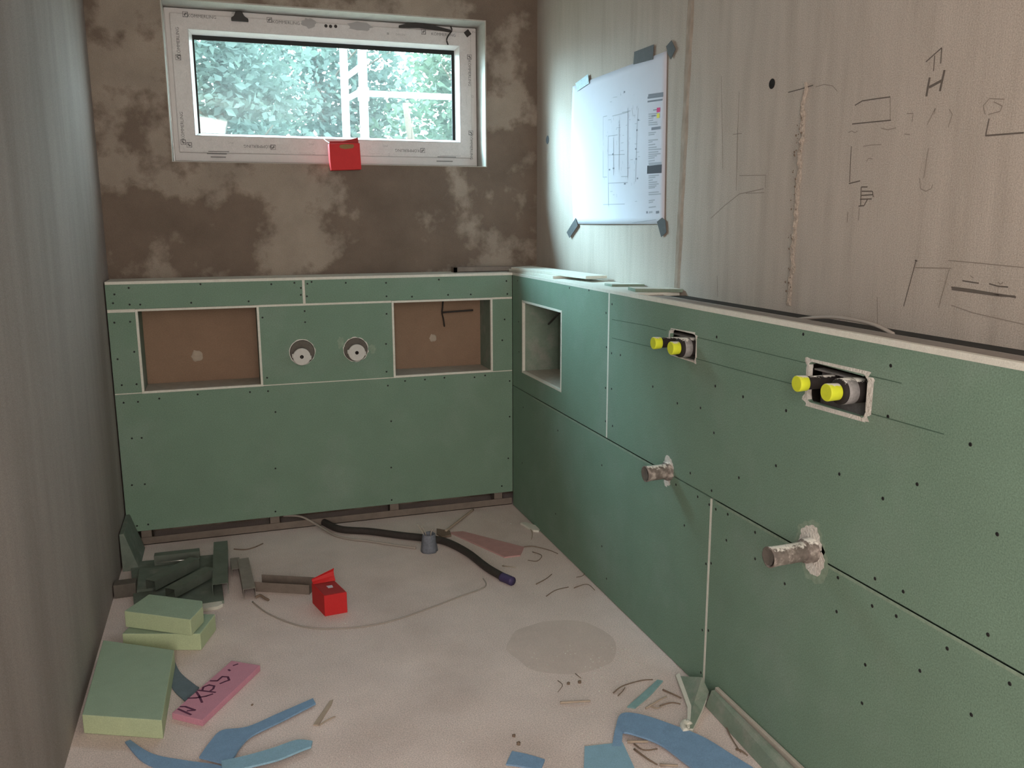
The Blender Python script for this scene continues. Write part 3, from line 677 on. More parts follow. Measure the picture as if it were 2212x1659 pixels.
for w, pts in ((0.006, ((1198, 365), (1182, 455))), (0.006, ((1268, 330), (1246, 430))), (0.006, ((1195, 412), (1258, 378))), (0.003, ((1180, 292), (1255, 225), (1250, 300))), (0.0025, ((1222, 262), (1216, 335))),
               (0.003, ((845, 497), (880, 476), (930, 468), (1012, 457))), (0.003, ((832, 585), (900, 578), (1015, 567))), (0.0035, ((1460, 640), (1642, 626))), (0.003, ((1478, 560), (1462, 640))),
               (0.004, ((1300, 1355), (1400, 1368), (1500, 1385), (1605, 1402))), (0.004, ((1302, 1364), (1400, 1377), (1520, 1394), (1600, 1398))), (0.003, ((1352, 1324), (1430, 1336))), (0.003, ((1478, 1338), (1520, 1350), (1568, 1354))),
               (0.003, ((875, 882), (905, 882))), (0.003, ((878, 902), (928, 902), (932, 930))), (0.003, ((875, 882), (872, 972))), (0.003, ((876, 922), (930, 918))), (0.003, ((870, 940), (925, 938))), (0.003, ((862, 972), (888, 970), (905, 940))),
               (0.003, ((530, 436), (590, 420), (648, 402))), (0.0025, ((828, 690), (820, 860))), (0.003, ((817, 866), (870, 853))), (0.0025, ((1135, 1225), (1075, 1445))), (0.003, ((1128, 1228), (1140, 1232)))):
    wl_(pd, w, *pts)
for w, pts in ((0.002, ((1012, 457), (1012, 567))), (0.002, ((300, 828), (425, 826), (422, 885))), (0.0025, ((165, 1030), (230, 970), (300, 915), (415, 890))), (0.002, ((330, 912), (418, 908))), (0.002, ((270, 634), (312, 629))),
               (0.002, ((1285, 1228), (1420, 1240), (1642, 1262))), (0.002, ((1300, 1440), (1400, 1475), (1642, 1530))), (0.002, ((1130, 1262), (1300, 1266))), (0.002, ((1150, 840), (1155, 890), (1180, 902), (1205, 890), (1212, 870))), (0.002, ((1192, 700), (1170, 840))),
               (0.002, ((1460, 540), (1450, 500), (1480, 465), (1550, 468))), (0.002, ((1500, 480), (1540, 500), (1530, 525), (1475, 540))), (0.002, ((1185, 590), (1225, 510), (1218, 540))), (0.002, ((1290, 515), (1305, 540), (1285, 600))), (0.002, ((215, 360), (218, 560), (222, 800))), (0.002, ((300, 430), (292, 620), (285, 900))),
               (0.002, ((1090, 535), (1120, 535), (1115, 575))), (0.002, ((1290, 1270), (1240, 1450))), (0.003, ((812, 1000), (808, 1050))), (0.0025, ((195, 1300), (198, 1400))), (0.002, ((950, 1400), (952, 1530))), (0.002, ((1078, 632), (1105, 635))),
               (0.002, ((900, 760), (910, 746), (928, 750))), (0.002, ((865, 980), (862, 1040))), (0.002, ((815, 625), (830, 618), (845, 626), (858, 618))), (0.002, ((970, 605), (1000, 612), (1040, 603))), (0.002, ((885, 690), (920, 684), (970, 682))), (0.002, ((1390, 1300), (1405, 1312))), (0.002, ((1520, 1330), (1530, 1340), (1545, 1332))),
               (0.002, ((660, 410), (700, 398), (740, 405), (762, 430)))):
    wl_(pfz, w, *pts)
pd.build('pencil_marks', M['pencil'], wr); pfz.build('faint_pencil_marks', M['pencil_faint'], wr)

# ------------------------------------------------------------------ paper plan with tape
def curve_sheet(c00, c10, c11, c01, nu, nv, off):
    vs = []; fs = []
    for j in range(nv+1):
        for i in range(nu+1):
            u, v = i/nu, j/nv
            p = (c00*(1-u)+c10*u)*(1-v) + (c01*(1-u)+c11*u)*v
            vs.append(p + Vector((-off(u, v), 0, 0)))
    for j in range(nv):
        for i in range(nu): fs.append((j*(nu+1)+i, j*(nu+1)+i+1, (j+1)*(nu+1)+i+1, (j+1)*(nu+1)+i))
    return vs, fs
c00, c10, c11, c01 = PR(1241, 484, XR), PR(1437, 484, XR), PR(1443, 110, XR), PR(1239, 187, XR)
c00.y += 0.0; sheet_off = lambda u, v: 0.004 + 0.010*math.sin(math.pi*v)*(1-u)**2 + 0.003*abs(math.sin(3*math.pi*u)) * math.sin(math.pi*v) + 0.004*math.sin(math.pi*u)*(1-v)**4
vs, fs = curve_sheet(c00, c10, c11, c01, 24, 24, sheet_off)
mb = MB(); mb.faces(vs, fs, True)
plan = mb.build('construction_plan', M['paper']); so = plan.modifiers.new('thickness', 'SOLIDIFY'); so.thickness = 0.0005
tag(plan, 'large white printed floor plan sheet taped to the right concrete wall', 'paper plan')
def inkpt(px, py):
    b = PR(px, py, XR)
    u = (b.y-c00.y)/(c10.y-c00.y); v = (b.z-c00.z)/((c01.z+c11.z)/2-c00.z); u = min(max(u, 0), 1); v = min(max(v, 0), 1)
    return Vector((XR-sheet_off(u, v)-0.0014, b.y, b.z))
def ink(mb, w, *pts):
    q = [inkpt(1180+x*0.2894, 60+y*0.2894) for x, y in pts]; q2 = []
    for a, b in zip(q, q[1:]):
        d = (b-a); 
        if d.length < 1e-6: continue
        s = d.normalized().cross(Vector((1, 0, 0)))*w/2
        mb.faces([a-s, b-s, b+s, a+s], [(0, 1, 2, 3)])
I1, I2, I3, I4, I5 = MB(), MB(), MB(), MB(), MB()
for pts in (((440, 665), (440, 1115)), ((440, 665), (640, 620)), ((480, 810), (550, 800)), ((480, 810), (480, 1330)), ((620, 600), (620, 1120)), ((440, 1115), (620, 1110)), ((480, 1160), (620, 1155)), ((510, 660), (625, 630)), ((700, 600), (690, 760)), ((690, 760), (680, 1150)), ((650, 600), (660, 660)), ((520, 820), (520, 1100)), ((560, 690), (560, 1060)), ((440, 1320), (600, 1315)), ((480, 950), (600, 945))):
    ink(I2, 0.003, *pts)
for k in range(60):
    x, y = random.uniform(440, 700), random.uniform(480, 1300); l = random.uniform(6, 30)
    if random.random() < 0.5: ink(I2, 0.002, (x, y), (x+l, y-l*0.12))
    else: ink(I2, 0.002, (x, y), (x, y+l))
for x, y in ((515, 945), (490, 1060), (700, 690), (690, 765), (682, 905), (685, 980), (695, 1125), (595, 480), (520, 1050), (600, 1165)): ink(I1, 0.006, (x-5, y), (x+6, y-1))
for x0, x1, y, w, d in ((775, 885, 505, .008, 1), (770, 885, 523, .008, 1), (770, 880, 552, .006, 1), (800, 865, 755, .010, 1), (780, 872, 1024, .008, 0), (812, 850, 615, .003, 1), (800, 830, 660, .005, 1),
                     (760, 770, 1378, .008, 1), (780, 805, 1378, .007, 0), (830, 852, 1378, .009, 1), (655, 830, 1456, .003, 0)):
    ink(I1 if d else I2, w, (x0, y), (x1, y-(x1-x0)*0.14))
for y in (640, 655, 672, 690, 705, 720, 780, 795, 835, 850, 870, 890, 905, 925, 940, 955, 970, 990, 1005, 1100, 1115, 1135, 1150, 1165, 1180, 1192, 1225, 1240, 1285, 1300, 1335):
    ink(I2, 0.004, (778, y+6), (778+random.uniform(30, 95), y))
ink(I3, 0.030, (768, 1060), (873, 1052)); 
ink(I4, 0.016, (838, 615), (862, 612)); ink(I5, 0.016, (838, 658), (858, 655))
for mbx, mm, nm in ((I1, 'ink', 'print_lines'), (I2, 'ink_faint', 'faint_print_lines'), (I3, 'ink_dark', 'title_bar'), (I4, 'ink_red', 'magenta_dot'), (I5, 'ink_yellow', 'yellow_dot')):
    mbx.build(nm, M[mm], plan)
def tape(pxs, m, label, off=0.007):
    mb = MB(); mb.prism([PR(x, y, XR-off) for x, y in pxs], (0.0012, 0, 0))
    return tag(mb.build('tape_piece', M[m]), label, 'tape', 'tape pieces holding the plan')
tape([(1370, 112), (1412, 96), (1410, 128), (1368, 139)], 'tape', 'wide dark grey tape on the upper edge of the plan')
tape([(1439, 100), (1450, 87), (1459, 106), (1449, 128), (1443, 118)], 'tape', 'dark grey tape on the upper right corner of the plan')
tape([(1243, 180), (1270, 160), (1272, 180), (1247, 197)], 'tape_blue', 'pale bluish tape on the upper left corner of the plan', 0.010)
tape([(1243, 471), (1248, 487), (1230, 514), (1224, 502)], 'tape', 'grey tape on the lower left corner of the plan', 0.010)
tape([(1419, 479), (1430, 470), (1437, 476), (1439, 502), (1428, 512)], 'tape', 'grey tape on the lower right corner of the plan')

# ------------------------------------------------------------------ red box hanging from the window
rb = thing('red_box', PB(745, 367, 0.15), 'red cardboard box with a brown slot hanging at the bottom of the window', 'box', 'small red screw boxes')
fr = [PB(x, y, 0.135) for x, y in ((711, 310), (777, 309), (779, 338), (781, 366), (716, 368), (713, 345))]
MB().prism(fr, (0, 0.058, 0)).build('carton', M['red'], rb, bevel=0.002); ct = rb.children[0]
MB().prism([PB(x, y, 0.150) for x, y in ((712, 312), (712, 305), (741, 305), (758, 301), (773, 297), (775, 312))], (0, 0.004, 0)).build('flap', M['red_dull'], rb)
MB().prism([PB(x, y, 0.1335) for x, y in ((735, 313), (745, 311.5), (763, 312), (765, 316), (762, 320), (745, 322), (736, 320), (733, 317))], (0, 0.002, 0)).build('slot', M['kraft'], ct)
MB().tube([PB(712, 309, 0.15), PB(704, 304, 0.25), PB(699, 299, 0.322), PB(694, 291, 0.334)], 0.0018, 6).build('hanging_wire', M['steel'], rb)

# ------------------------------------------------------------------ things on the floor
# red box
A, B, Lb = Vector((-1.068, -0.972, 0)), Vector((-0.983, -0.965, 0)), Vector((-1.101, -0.841, 0)); Rb = B+(Lb-A); hb = 0.082
rb = thing('red_box', (A+B+Lb+Rb)/4, 'small red cardboard box with a raised lid on the floor', 'box', 'small red screw boxes')
MB().prism([A, B, Rb, Lb], (0, 0, hb)).build('carton', M['red'], rb, bevel=0.0015)
def lerp(p, q, t): return p+(q-p)*t
top = [p+Vector((0, 0, hb+0.0004)) for p in (lerp(A, Rb, .04), lerp(B, Lb, .04), lerp(Rb, A, .04), lerp(Lb, B, .04))]
MB().prism(top, (0, 0, 0.0008)).build('top_flap', M['red_dull'], rb)
mb = MB(); up = Vector((0, 0, hb)); bk = (Lb-A).normalized(); sd = (B-A).normalized(); prof = [(0, 0), (0.012, 0.016), (0.016, 0.034), (0.010, 0.046)]
vs = []; fs = []
for d, h in prof:
    for s in (0.0, 0.45, 1.0): vs.append(Lb*(1-s)+Rb*s + up + bk*(d-0.02) + Vector((0, 0, h*(0.35+0.65*s) + 0.004)))
for i in range(len(prof)-1):
    for k in range(2): fs.append((i*3+k, i*3+k+1, i*3+4+k, i*3+3+k))
mb.faces(vs, fs); o = mb.build('lid', M['red'], rb); o.modifiers.new('t', 'SOLIDIFY').thickness = 0.002
MB().prism([lerp(A, Rb, .45)+Vector((0, 0, hb+.0015)), lerp(A, Rb, .45)+sd*0.018+Vector((0, 0, hb+.0015)), lerp(A, Rb, .45)+sd*0.022+bk*0.022+Vector((0, 0, hb+.0015)), lerp(A, Rb, .45)+bk*0.022+Vector((0, 0, hb+.0015))], (0, 0, 0.0006)).build('sticker', M['paper'], rb)

# light green foam blocks
def foam(pts, z0, t, label, m=('foam_skin', 'foam_green')):
    o = MB().prism([(p[0], p[1], z0) for p in pts], (0, 0, t)).build('foam_block', [M[m[0]], M[m[1]]], bevel=0.003)
    for f in o.data.polygons:
        if abs(f.normal.z) < 0.5: f.material_index = 1
    return tag(o, label, 'foam block', 'pale green foam blocks')
foam([(-1.812, -1.500), (-1.592, -1.604), (-1.580, -1.180), (-1.812, -1.030)], 0.0, 0.060, 'large flat green foam slab lying along the left wall in front')
p0, p1 = FL(267, 1405, 0.0), FL(435, 1405, 0.0); d = (p1-p0).normalized(); n_ = Vector((-d.y, d.x, 0))
foam([p0, p1, p1+n_*0.15, p0+n_*0.15], 0.0, 0.062, 'green foam block under the tilted one behind the large slab')
q0, q1, q2, q3 = FL(268, 1354, 0.064), FL(414, 1374, 0.064), FL(394, 1304, 0.125), FL(270, 1288, 0.125)
d = (q1-q0).normalized(); n_ = Vector((-d.y, d.x, 0))
foam([q0+d*0.006, q1, q1+n_*0.10-d*0.02, q1+n_*0.14-d*0.05, q0+n_*0.14], 0.064, 0.060, 'topmost pale green foam block of the small stack by the left wall')
g = [FL(360, 1283, 0.0)]
# pink strips
def fpoly(pxs, t, name, m, label, cat, group=None, z0=0.0, bevel=0.0015):
    pts = [FL(x, y, z0+t) for x, y in pxs]
    o = MB().prism([(p.x, p.y, z0) for p in pts], (0, 0, t)).build(name, M[m], bevel=bevel)
    return tag(o, label, cat, group)
pk = fpoly([(371, 1540), (437, 1556), (562, 1437), (500, 1427)], 0.020, 'foam_strip', 'pink', 'pink foam strip with hand-written letters beside the green foam slab', 'foam strip', 'pink foam strips')
c0, c1, c2, c3 = [FL(x, y, 0.0204) for x, y in ((371, 1540), (437, 1556), (562, 1437), (500, 1427))]
def hand(strokes):
    mb = MB()
    for st in strokes:
        pts = [FL(340+x*0.1507, 1350+y*0.1507, 0.0206) for x, y in st]
        for a, b in zip(pts, pts[1:]):
            dd = (b-a).normalized(); s = Vector((-dd.y, dd.x, 0))*0.0035
            mb.faces([a-s-dd*0.002, b-s+dd*0.002, b+s+dd*0.002, a+s-dd*0.002], [(0, 1, 2, 3)])
    mb.build('letter', M['marker'], pk)
for sts in ([[(300, 1205), (480, 1285)], [(430, 1230), (540, 1220), (400, 1170), (330, 1170)]], [[(440, 1050), (560, 1045), (700, 1020), (790, 990)], [(560, 960), (600, 1020), (640, 1110)]],
            [[(580, 935), (830, 965)], [(640, 945), (660, 890), (740, 860), (815, 875), (800, 915), (745, 955)]], [[(760, 800), (860, 800), (930, 740), (1010, 745), (1030, 790), (970, 810), (900, 840)]], [[(1020, 640), (1040, 655)]], [[(1090, 580), (1150, 560)]]):
    hand(sts)
fpoly([(970, 1149), (1000, 1147), (1132, 1181), (1124, 1199), (1090, 1203)], 0.006, 'foam_strip', 'pink_pale', 'dusty faded pink foam strip near the hose by the right corner', 'foam strip', 'pink foam strips')

# blue foam edge strips: ribbons lying on the floor
def ribbon(pairs, t, m, label, z=0.0):
    Ls = spline([FL(p[0], p[1], (p[4] if len(p) > 4 else z)+t) for p in pairs], 6) if len(pairs) > 2 else [FL(p[0], p[1], z+t) for p in pairs]
    Rs = spline([FL(p[2], p[3], (p[5] if len(p) > 5 else (p[4] if len(p) > 4 else z))+t) for p in pairs], 6) if len(pairs) > 2 else [FL(p[2], p[3], z+t) for p in pairs]
    vs = []; fs = []; dn = Vector((0, 0, -t))
    for a, b in zip(Ls, Rs): vs += [a, b, b+dn, a+dn]
    for i in range(len(Ls)-1):
        for k in range(4): fs.append((i*4+k, i*4+4+k, i*4+4+(k+1) % 4, i*4+(k+1) % 4))
    m_ = len(Ls)-1; fs += [(0, 1, 2, 3), (m_*4+3, m_*4+2, m_*4+1, m_*4)]
    mb = MB(); mb.faces(vs, fs)
    return tag(mb.build('foam_edge_strip', M[m]), label, 'foam strip', 'blue foam edge strips')
ribbon([(281, 1598, 270, 1602), (330, 1628, 310, 1645), (400, 1642, 380, 1672), (470, 1652, 455, 1700), (500, 1664, 490, 1715)], 0.005, 'blue', 'dark blue foam strip curving out in front of the green foam slab')
ribbon([(676, 1508, 682, 1519), (600, 1541, 610, 1556), (535, 1569, 545, 1588), (480, 1577, 520, 1612), (455, 1600, 505, 1635), (430, 1635, 490, 1650)], 0.005, 'blue', 'blue foam strip bending from the pink strip towards the light brush marks', 0.006)
ribbon([(675, 1600, 672, 1612), (640, 1598, 650, 1620), (590, 1615, 600, 1640), (530, 1632, 540, 1655), (478, 1643, 480, 1668)], 0.006, 'blue_pale', 'bright pale blue foam strip at the bottom left', 0.012)
ribbon([(372, 1412, 368, 1420), (388, 1450, 369, 1478), (420, 1478, 398, 1512), (430, 1484, 410, 1520)], 0.005, 'blue_grey', 'grey blue foam strip between the green slab and the pink strip')
ribbon([(1322, 1612, 1343, 1612, 0.0), (1330, 1570, 1345, 1584, 0.006), (1343, 1541, 1349, 1581, 0.012), (1385, 1543, 1372, 1586, 0.012), (1450, 1564, 1425, 1606, 0.010), (1520, 1592, 1480, 1646, 0.008), (1590, 1635, 1540, 1690, 0.004), (1650, 1672, 1610, 1720, 0.0)], 0.006, 'blue', 'long blue foam strip looping across the bottom right floor')
ribbon([(1263, 1612, 1345, 1603), (1262, 1640, 1362, 1640), (1260, 1690, 1385, 1690)], 0.006, 'blue_pale', 'wide pale blue foam strip running out at the bottom edge')
ribbon([(1106, 1622, 1093, 1650), (1140, 1629, 1130, 1655), (1177, 1640, 1168, 1663)], 0.005, 'blue', 'small loose blue foam piece at the bottom centre')
ribbon([(1432, 1470, 1420, 1468), (1405, 1500, 1388, 1497), (1372, 1528, 1355, 1526)], 0.005, 'teal', 'thin teal foam strip among the shavings above the loop')

# dark hose, cables, stub
hp = [(700, 1128), (735, 1143), (800, 1148), (870, 1157), (925, 1163), (965, 1171), (1010, 1194), (1055, 1228), (1098, 1252)]
hz = [FL(x, y, 0.017) for x, y in hp]
mb = MB(); sp = spline(hz, 24); mb.tube(sp, 0.0165, 12, False)
hose = tag(mb.build('hose', M['hose']), 'dark flexible conduit snaking over the floor from the back half-wall', 'hose')
MB().tube(spline([FL(x, y, 0.0172) for x, y in ((1084, 1246), (1096, 1251), (1107, 1256))], 4), 0.0185, 14, False).build('tape_end', M['hose_end'], hose)
mb = MB().tube([FL(x, y, z) for x, y, z in ((612, 1114, 0.06), (650, 1116, 0.05), (685, 1134, 0.02), (725, 1157, 0.006), (760, 1165, 0.006), (790, 1168, 0.006), (850, 1177, 0.006), (898, 1184, 0.006))], 0.0055, 8)
tag(mb.build('cable', M['cable']), 'grey cable coming out of the gap under the back panels beside the hose', 'cable')
mb = MB().tube([FL(x, y, 0.0025) for x, y in ((545, 1300), (580, 1326), (640, 1350), (700, 1358), (780, 1354), (850, 1340), (930, 1313), (990, 1290), (1040, 1272), (1050, 1262), (1044, 1250))], 0.0028, 6)
tag(mb.build('cable', M['cable']), 'long thin grey cable lying in a wide loop on the floor', 'cable')
c = FL(927, 1190, 0.0)
pot = thing('conduit_stub', c, 'blue-grey wrapped conduit stub with wires standing in the floor', 'conduit')
MB().lathe(c, (0, 0, 1), [(0, 0.038), (0.012, 0.037), (0.04, 0.032), (0.078, 0.029), (0.082, 0.027), (0.078, 0.022), (0.06, 0.02)], 28, jit=0.12).build('wrap', M['pot'], pot)
for dx, dy, h in ((-0.05, 0.01, 0.13), (-0.028, 0.02, 0.115), (0.022, 0.005, 0.10), (0.03, 0.02, 0.095)):
    MB().tube([c+Vector((dx*0.3, dy*0.3, 0.05)), c+Vector((dx*0.5, dy*0.5, 0.085)), c+Vector((dx, dy, h))], 0.0028, 6).build('wire', M['cable'], pot)
fpoly([(943, 1141), (972, 1146), (975, 1155), (955, 1159), (943, 1151)], 0.010, 'wood_chip', 'twig', 'small brown chip of wood behind the wrapped conduit stub', 'wood piece')
mb = MB().tube([FL(963, 1147, 0.012), FL(990, 1126, 0.010), FL(1022, 1101, 0.006)], 0.006, 6)
tag(mb.build('stick', M['wood']), 'thin pale stick lying near the back half-wall', 'stick')
fpoly([(1124, 1129), (1135, 1127), (1169, 1138), (1164, 1146), (1152, 1145)], 0.010, 'board_offcut', 'gypsum', 'small pale offcut on the floor by the room corner', 'offcut')

# pile of board scraps and metal profiles
def chan(p0, p1, w, h, t, name, m, label, group='metal profiles in the scrap pile', roll=0.0, z0=0.0, cap=False):
    p0, p1 = Vector(p0), Vector(p1); d = (p1-p0).normalized(); s = Vector((0, 0, 1)).cross(d).normalized(); up = d.cross(s)
    s2 = s*math.cos(roll)+up*math.sin(roll); u2 = up*math.cos(roll)-s*math.sin(roll); L = (p1-p0).length
    mb = MB()
    def bx(a0, a1, b0, b1):
        mb.prism([p0+s2*a0+u2*b0, p0+s2*a1+u2*b0, p0+s2*a1+u2*b1, p0+s2*a0+u2*b1], d*L)
    bx(-w/2, w/2, h-t, h); bx(-w/2, -w/2+t, 0, h-t); bx(w/2-t, w/2, 0, h-t)
    return tag(mb.build(name, M[m]), label, 'metal profile', group)
fpoly([(282, 1214), (470, 1197), (484, 1297), (404, 1308), (290, 1318)], 0.013, 'plasterboard_offcut', 'scrap_dark', 'large green-grey plasterboard offcut at the bottom of the scrap pile', 'offcut')
pts = [FL(x, y, 0.014) for x, y in ((384, 1309), (478, 1295), (481, 1303), (470, 1309), (405, 1319))]
o = MB().prism([(p.x, p.y, 0.0) for p in pts], (0, 0, 0.012)).build('plaster_scrap', M['gypsum'], bevel=0.001)
tag(o, 'white broken plasterboard edge sticking out in front of the scrap pile', 'offcut')
fpoly([(300, 1228), (360, 1222), (385, 1238), (330, 1270), (295, 1275)], 0.012, 'plasterboard_offcut', 'scrap_dark', 'smaller green-grey offcut on the left of the scrap pile', 'offcut', z0=0.014)
chan(FL(326, 1274, 0.028), FL(422, 1224, 0.028), 0.048, 0.040, 0.0015, 'metal_profile', 'steel_green', 'grey steel profile lying diagonally across the scrap pile, rear one')
chan(FL(368, 1290, 0.028), FL(455, 1243, 0.028), 0.048, 0.036, 0.0015, 'metal_profile', 'steel_green', 'grey steel profile lying diagonally across the scrap pile, front one')
chan(FL(477, 1284, 0.0145), FL(478, 1190, 0.0145), 0.058, 0.045, 0.0015, 'metal_profile', 'steel_green', 'open grey steel profile lying at the right edge of the scrap pile')
prof_b = chan(FL(335, 1219, 0.014), FL(432, 1208, 0.014), 0.040, 0.044, 0.0015, 'metal_profile', 'steel_green', 'steel profile with a bright edge at the back of the scrap pile')
MB().tube([FL(338, 1216, 0.0588), FL(432, 1206, 0.0588)], 0.0022, 6).build('bright_edge', M['shiny'], prof_b)
mb = MB().prism([(XL+0.008, FL(275, 1195).y-0.22, 0.0), (XL+0.075, FL(275, 1195).y-0.22, 0.0), (XL+0.022, FL(275, 1195).y-0.20, 0.16), (XL+0.004, FL(275, 1195).y-0.20, 0.16)], (0, 0.26, 0.0))
tag(mb.build('plasterboard_offcut', M['scrap_dark'], bevel=0.002), 'narrow green-grey offcut leaning on the left wall behind the pile', 'offcut')
a = FL(262, 1292, 0.0)
mb = MB().box((XL+0.004, a.y, 0.0), (XL+0.085, a.y+0.055, 0.055))
tag(mb.build('wood_block', M['sleeve'], bevel=0.002), 'dark square block between the scrap pile and the left wall', 'block')
chan(FL(540, 1293, 0.0), FL(526, 1226, 0.0), 0.046, 0.042, 0.0015, 'metal_profile', 'steel', 'short grey steel profile end beside the scrap pile', 'loose metal profiles on the floor')
chan(FL(512, 1246, 0.0), FL(508, 1222, 0.0), 0.038, 0.036, 0.0015, 'metal_profile', 'steel', 'very short steel profile between the pile and the profile end', 'loose metal profiles on the floor')
pdk = chan(FL(558, 1269, 0.0), FL(676, 1276, 0.0), 0.075, 0.040, 0.0015, 'metal_profile', 'steel_dark', 'dark steel profile lying open towards the red box', 'loose metal profiles on the floor', roll=math.radians(180), z0=0)
pdk.location.z += 0.040
mb = MB().tube([FL(552, 1291, 0.003), FL(562, 1286, 0.010), FL(572, 1292, 0.006), FL(580, 1296, 0.005)], 0.005, 6)
tag(mb.build('wire_piece', M['twig']), 'short twisted brown wire in front of the dark steel profile', 'wire')
mb = MB().tube([FL(505, 1186, 0.003), FL(530, 1187, 0.003), FL(550, 1182, 0.003), FL(568, 1174, 0.003)], 0.0025, 6)
tag(mb.build('wire_piece', M['twig']), 'thin brown wire on the floor behind the scrap pile', 'wire')

# bottom right: scraps along the panel
top = [Vector((-0.045, -1.790, 0.013)), Vector((-0.016, -1.893, 0.060)), Vector((-0.016, -1.935, 0.034))]
top += [FL(x, y, 0.013) for x, y in ((1516, 1535), (1497, 1574), (1486, 1574), (1488, 1530))]
mb = MB(); n = len(top); cen = sum(top, Vector())/n; dn = Vector((0.0, 0, -0.0125)); vs = [cen]+top+[cen+dn]+[p+dn for p in top]
fs = [(0, 1+k, 1+(k+1) % n) for k in range(n)] + [(n+1, n+2+(k+1) % n, n+2+k) for k in range(n)] + [(1+k, n+2+k, n+2+(k+1) % n, 1+(k+1) % n) for k in range(n)]
mb.faces(vs, fs)
o = mb.build('plasterboard_offcut', [M['green_dusty'], M['gypsum']])
for f in o.data.polygons:
    if abs(f.normal.z) < 0.4: f.material_index = 1
tag(o, 'triangular green plasterboard offcut at the foot of the lower white joint', 'offcut')
ed = [top[0], top[6], top[5], top[5]+Vector((0.010, 0, 0)), top[6]+Vector((0.013, 0, 0)), top[0]+Vector((0.013, 0, 0.005))]
MB().prism([p+Vector((-0.004, 0, 0.0005)) for p in ed], (0, 0, 0.004)).build('cut_edge', M['gypsum'], o)
ys, ye = -1.955, -3.3
def lean(xb0, xb1, xt0, xt1, zt, label, m, skew):
    vs = [];
    for y, k in ((ys, 0.0), (ye, skew)): vs += [(xb0-k, y, 0.001), (xb1-k, y, 0.001), (xt1-k*.4, y-0.01, zt), (xt0-k*.4, y-0.01, zt)]
    mb = MB(); mb.faces(vs, [(0, 1, 2, 3), (4, 7, 6, 5), (0, 4, 5, 1), (1, 5, 6, 2), (2, 6, 7, 3), (3, 7, 4, 0)])
    return tag(mb.build('board_strip', M[m], bevel=0.0015), label, 'board strip', 'board strips along the right panel')
lean(-0.040, -0.029, -0.027, -0.016, 0.058, 'wide dusty board strip standing in front against the foot of the right panel', 'green_dusty', 0.05)
lean(-0.0145, -0.0035, -0.0145, -0.0035, 0.066, 'pale narrow board strip standing behind, directly at the foot of the right panel', 'dusty_shelf', 0.0)
mb = MB().tube([FL(x, y, 0.014) for x, y in ((1482, 1580), (1475, 1568), (1482, 1560), (1490, 1566))], 0.010, 8)
tag(mb.build('plaster_lump', M['gypsum']), 'white plaster lump beside the blue loop strip', 'plaster lump')
# twigs and shavings
gt = 'dry twigs and shavings on the floor'
TW = [([(1325, 1497), (1345, 1482), (1385, 1470), (1410, 1468)], 'long curved twig above the teal foam strip', .0022), ([(1335, 1503), (1345, 1493), (1350, 1485)], 'short twig crossing the long curved one near the teal strip', .0018),
      ([(1210, 1518), (1240, 1516), (1275, 1514)], 'straight flat shaving in the middle foreground', .004), ([(1432, 1490), (1455, 1500), (1472, 1508)], 'brown splinter pointing at the triangular offcut', .003),
      ([(1395, 1530), (1425, 1512), (1440, 1505)], 'pale shaving next to the teal strip', .003), ([(1405, 1525), (1418, 1530), (1430, 1525)], 'short pale shaving below the teal strip', .0025),
      ([(1425, 1525), (1450, 1518), (1470, 1521)], 'dark twig left of the triangular offcut', .0025), ([(1370, 1607), (1390, 1620), (1420, 1618)], 'bent twig inside the blue loop', .0025),
      ([(1355, 1602), (1400, 1602)], 'pale wood splinter inside the blue loop, upper one', .0045), ([(1425, 1652), (1465, 1654)], 'pale wood splinter inside the blue loop, lower one', .004), ([(1370, 1618), (1400, 1640), (1420, 1652)], 'brown twig running down inside the blue loop', .003),
      ([(1565, 1560), (1578, 1590), (1600, 1625)], 'crooked dark twig left of the outer board strip', .0025), ([(1590, 1618), (1602, 1622), (1615, 1632)], 'tiny dark twig by the outer board strip', .003),
      ([(1125, 1183), (1150, 1180), (1185, 1188), (1205, 1196)], 'long thin twig right of the pink strip', .0022), ([(1150, 1192), (1170, 1200), (1160, 1212), (1140, 1210)], 'curled twig right of the pink strip', .0018), ([(1158, 1262), (1180, 1250), (1192, 1240)], 'twig lying right of the hose end', .002),
      ([(1180, 1288), (1200, 1275), (1228, 1268)], 'bent twig between the hose end and the right panel', .002), ([(1240, 1270), (1268, 1262), (1285, 1275)], 'thin twig at the foot of the right panel', .0018), ([(1085, 1222), (1115, 1226)], 'pale splinter near the hose end', .0025), ([(1140, 1135), (1150, 1150), (1148, 1165)], 'twig on the small pale offcut by the corner', .0025),
      ([(1205, 1470), (1215, 1480), (1205, 1495)], 'thin dark fibre in the centre of the floor', .0014), ([(1243, 1455), (1255, 1465)], 'short dark fibre near the floor stain', .0014), ([(1330, 1250), (1331, 1275)], 'thin pale splinter standing by the right panel', .0018), ([(1250, 1213), (1262, 1240), (1245, 1247)], 'curled twig close to the right panel', .0016)]
for pts, lab, r in TW:
    z = r+0.0005
    tag(MB().tube([FL(x, y, z if i != 1 else z+0.004) for i, (x, y) in enumerate(pts)], r, 6, r1=r*0.7).build('twig', M['wood'] if ('pale' in lab or 'shaving' in lab) else M['twig']), lab, 'twig', gt)
fpoly([(676, 1565), (712, 1513), (720, 1510), (716, 1522), (688, 1566)], 0.004, 'board_scrap', 'wood', 'narrow pale torn board scrap in the left foreground', 'scrap')
tag(MB().tube([FL(690, 1567, 0.006), FL(706, 1556, 0.005), FL(724, 1548, 0.004)], 0.0022, 6).build('twig', M['wood']), 'thin pale splinter beside the torn board scrap', 'twig', gt)
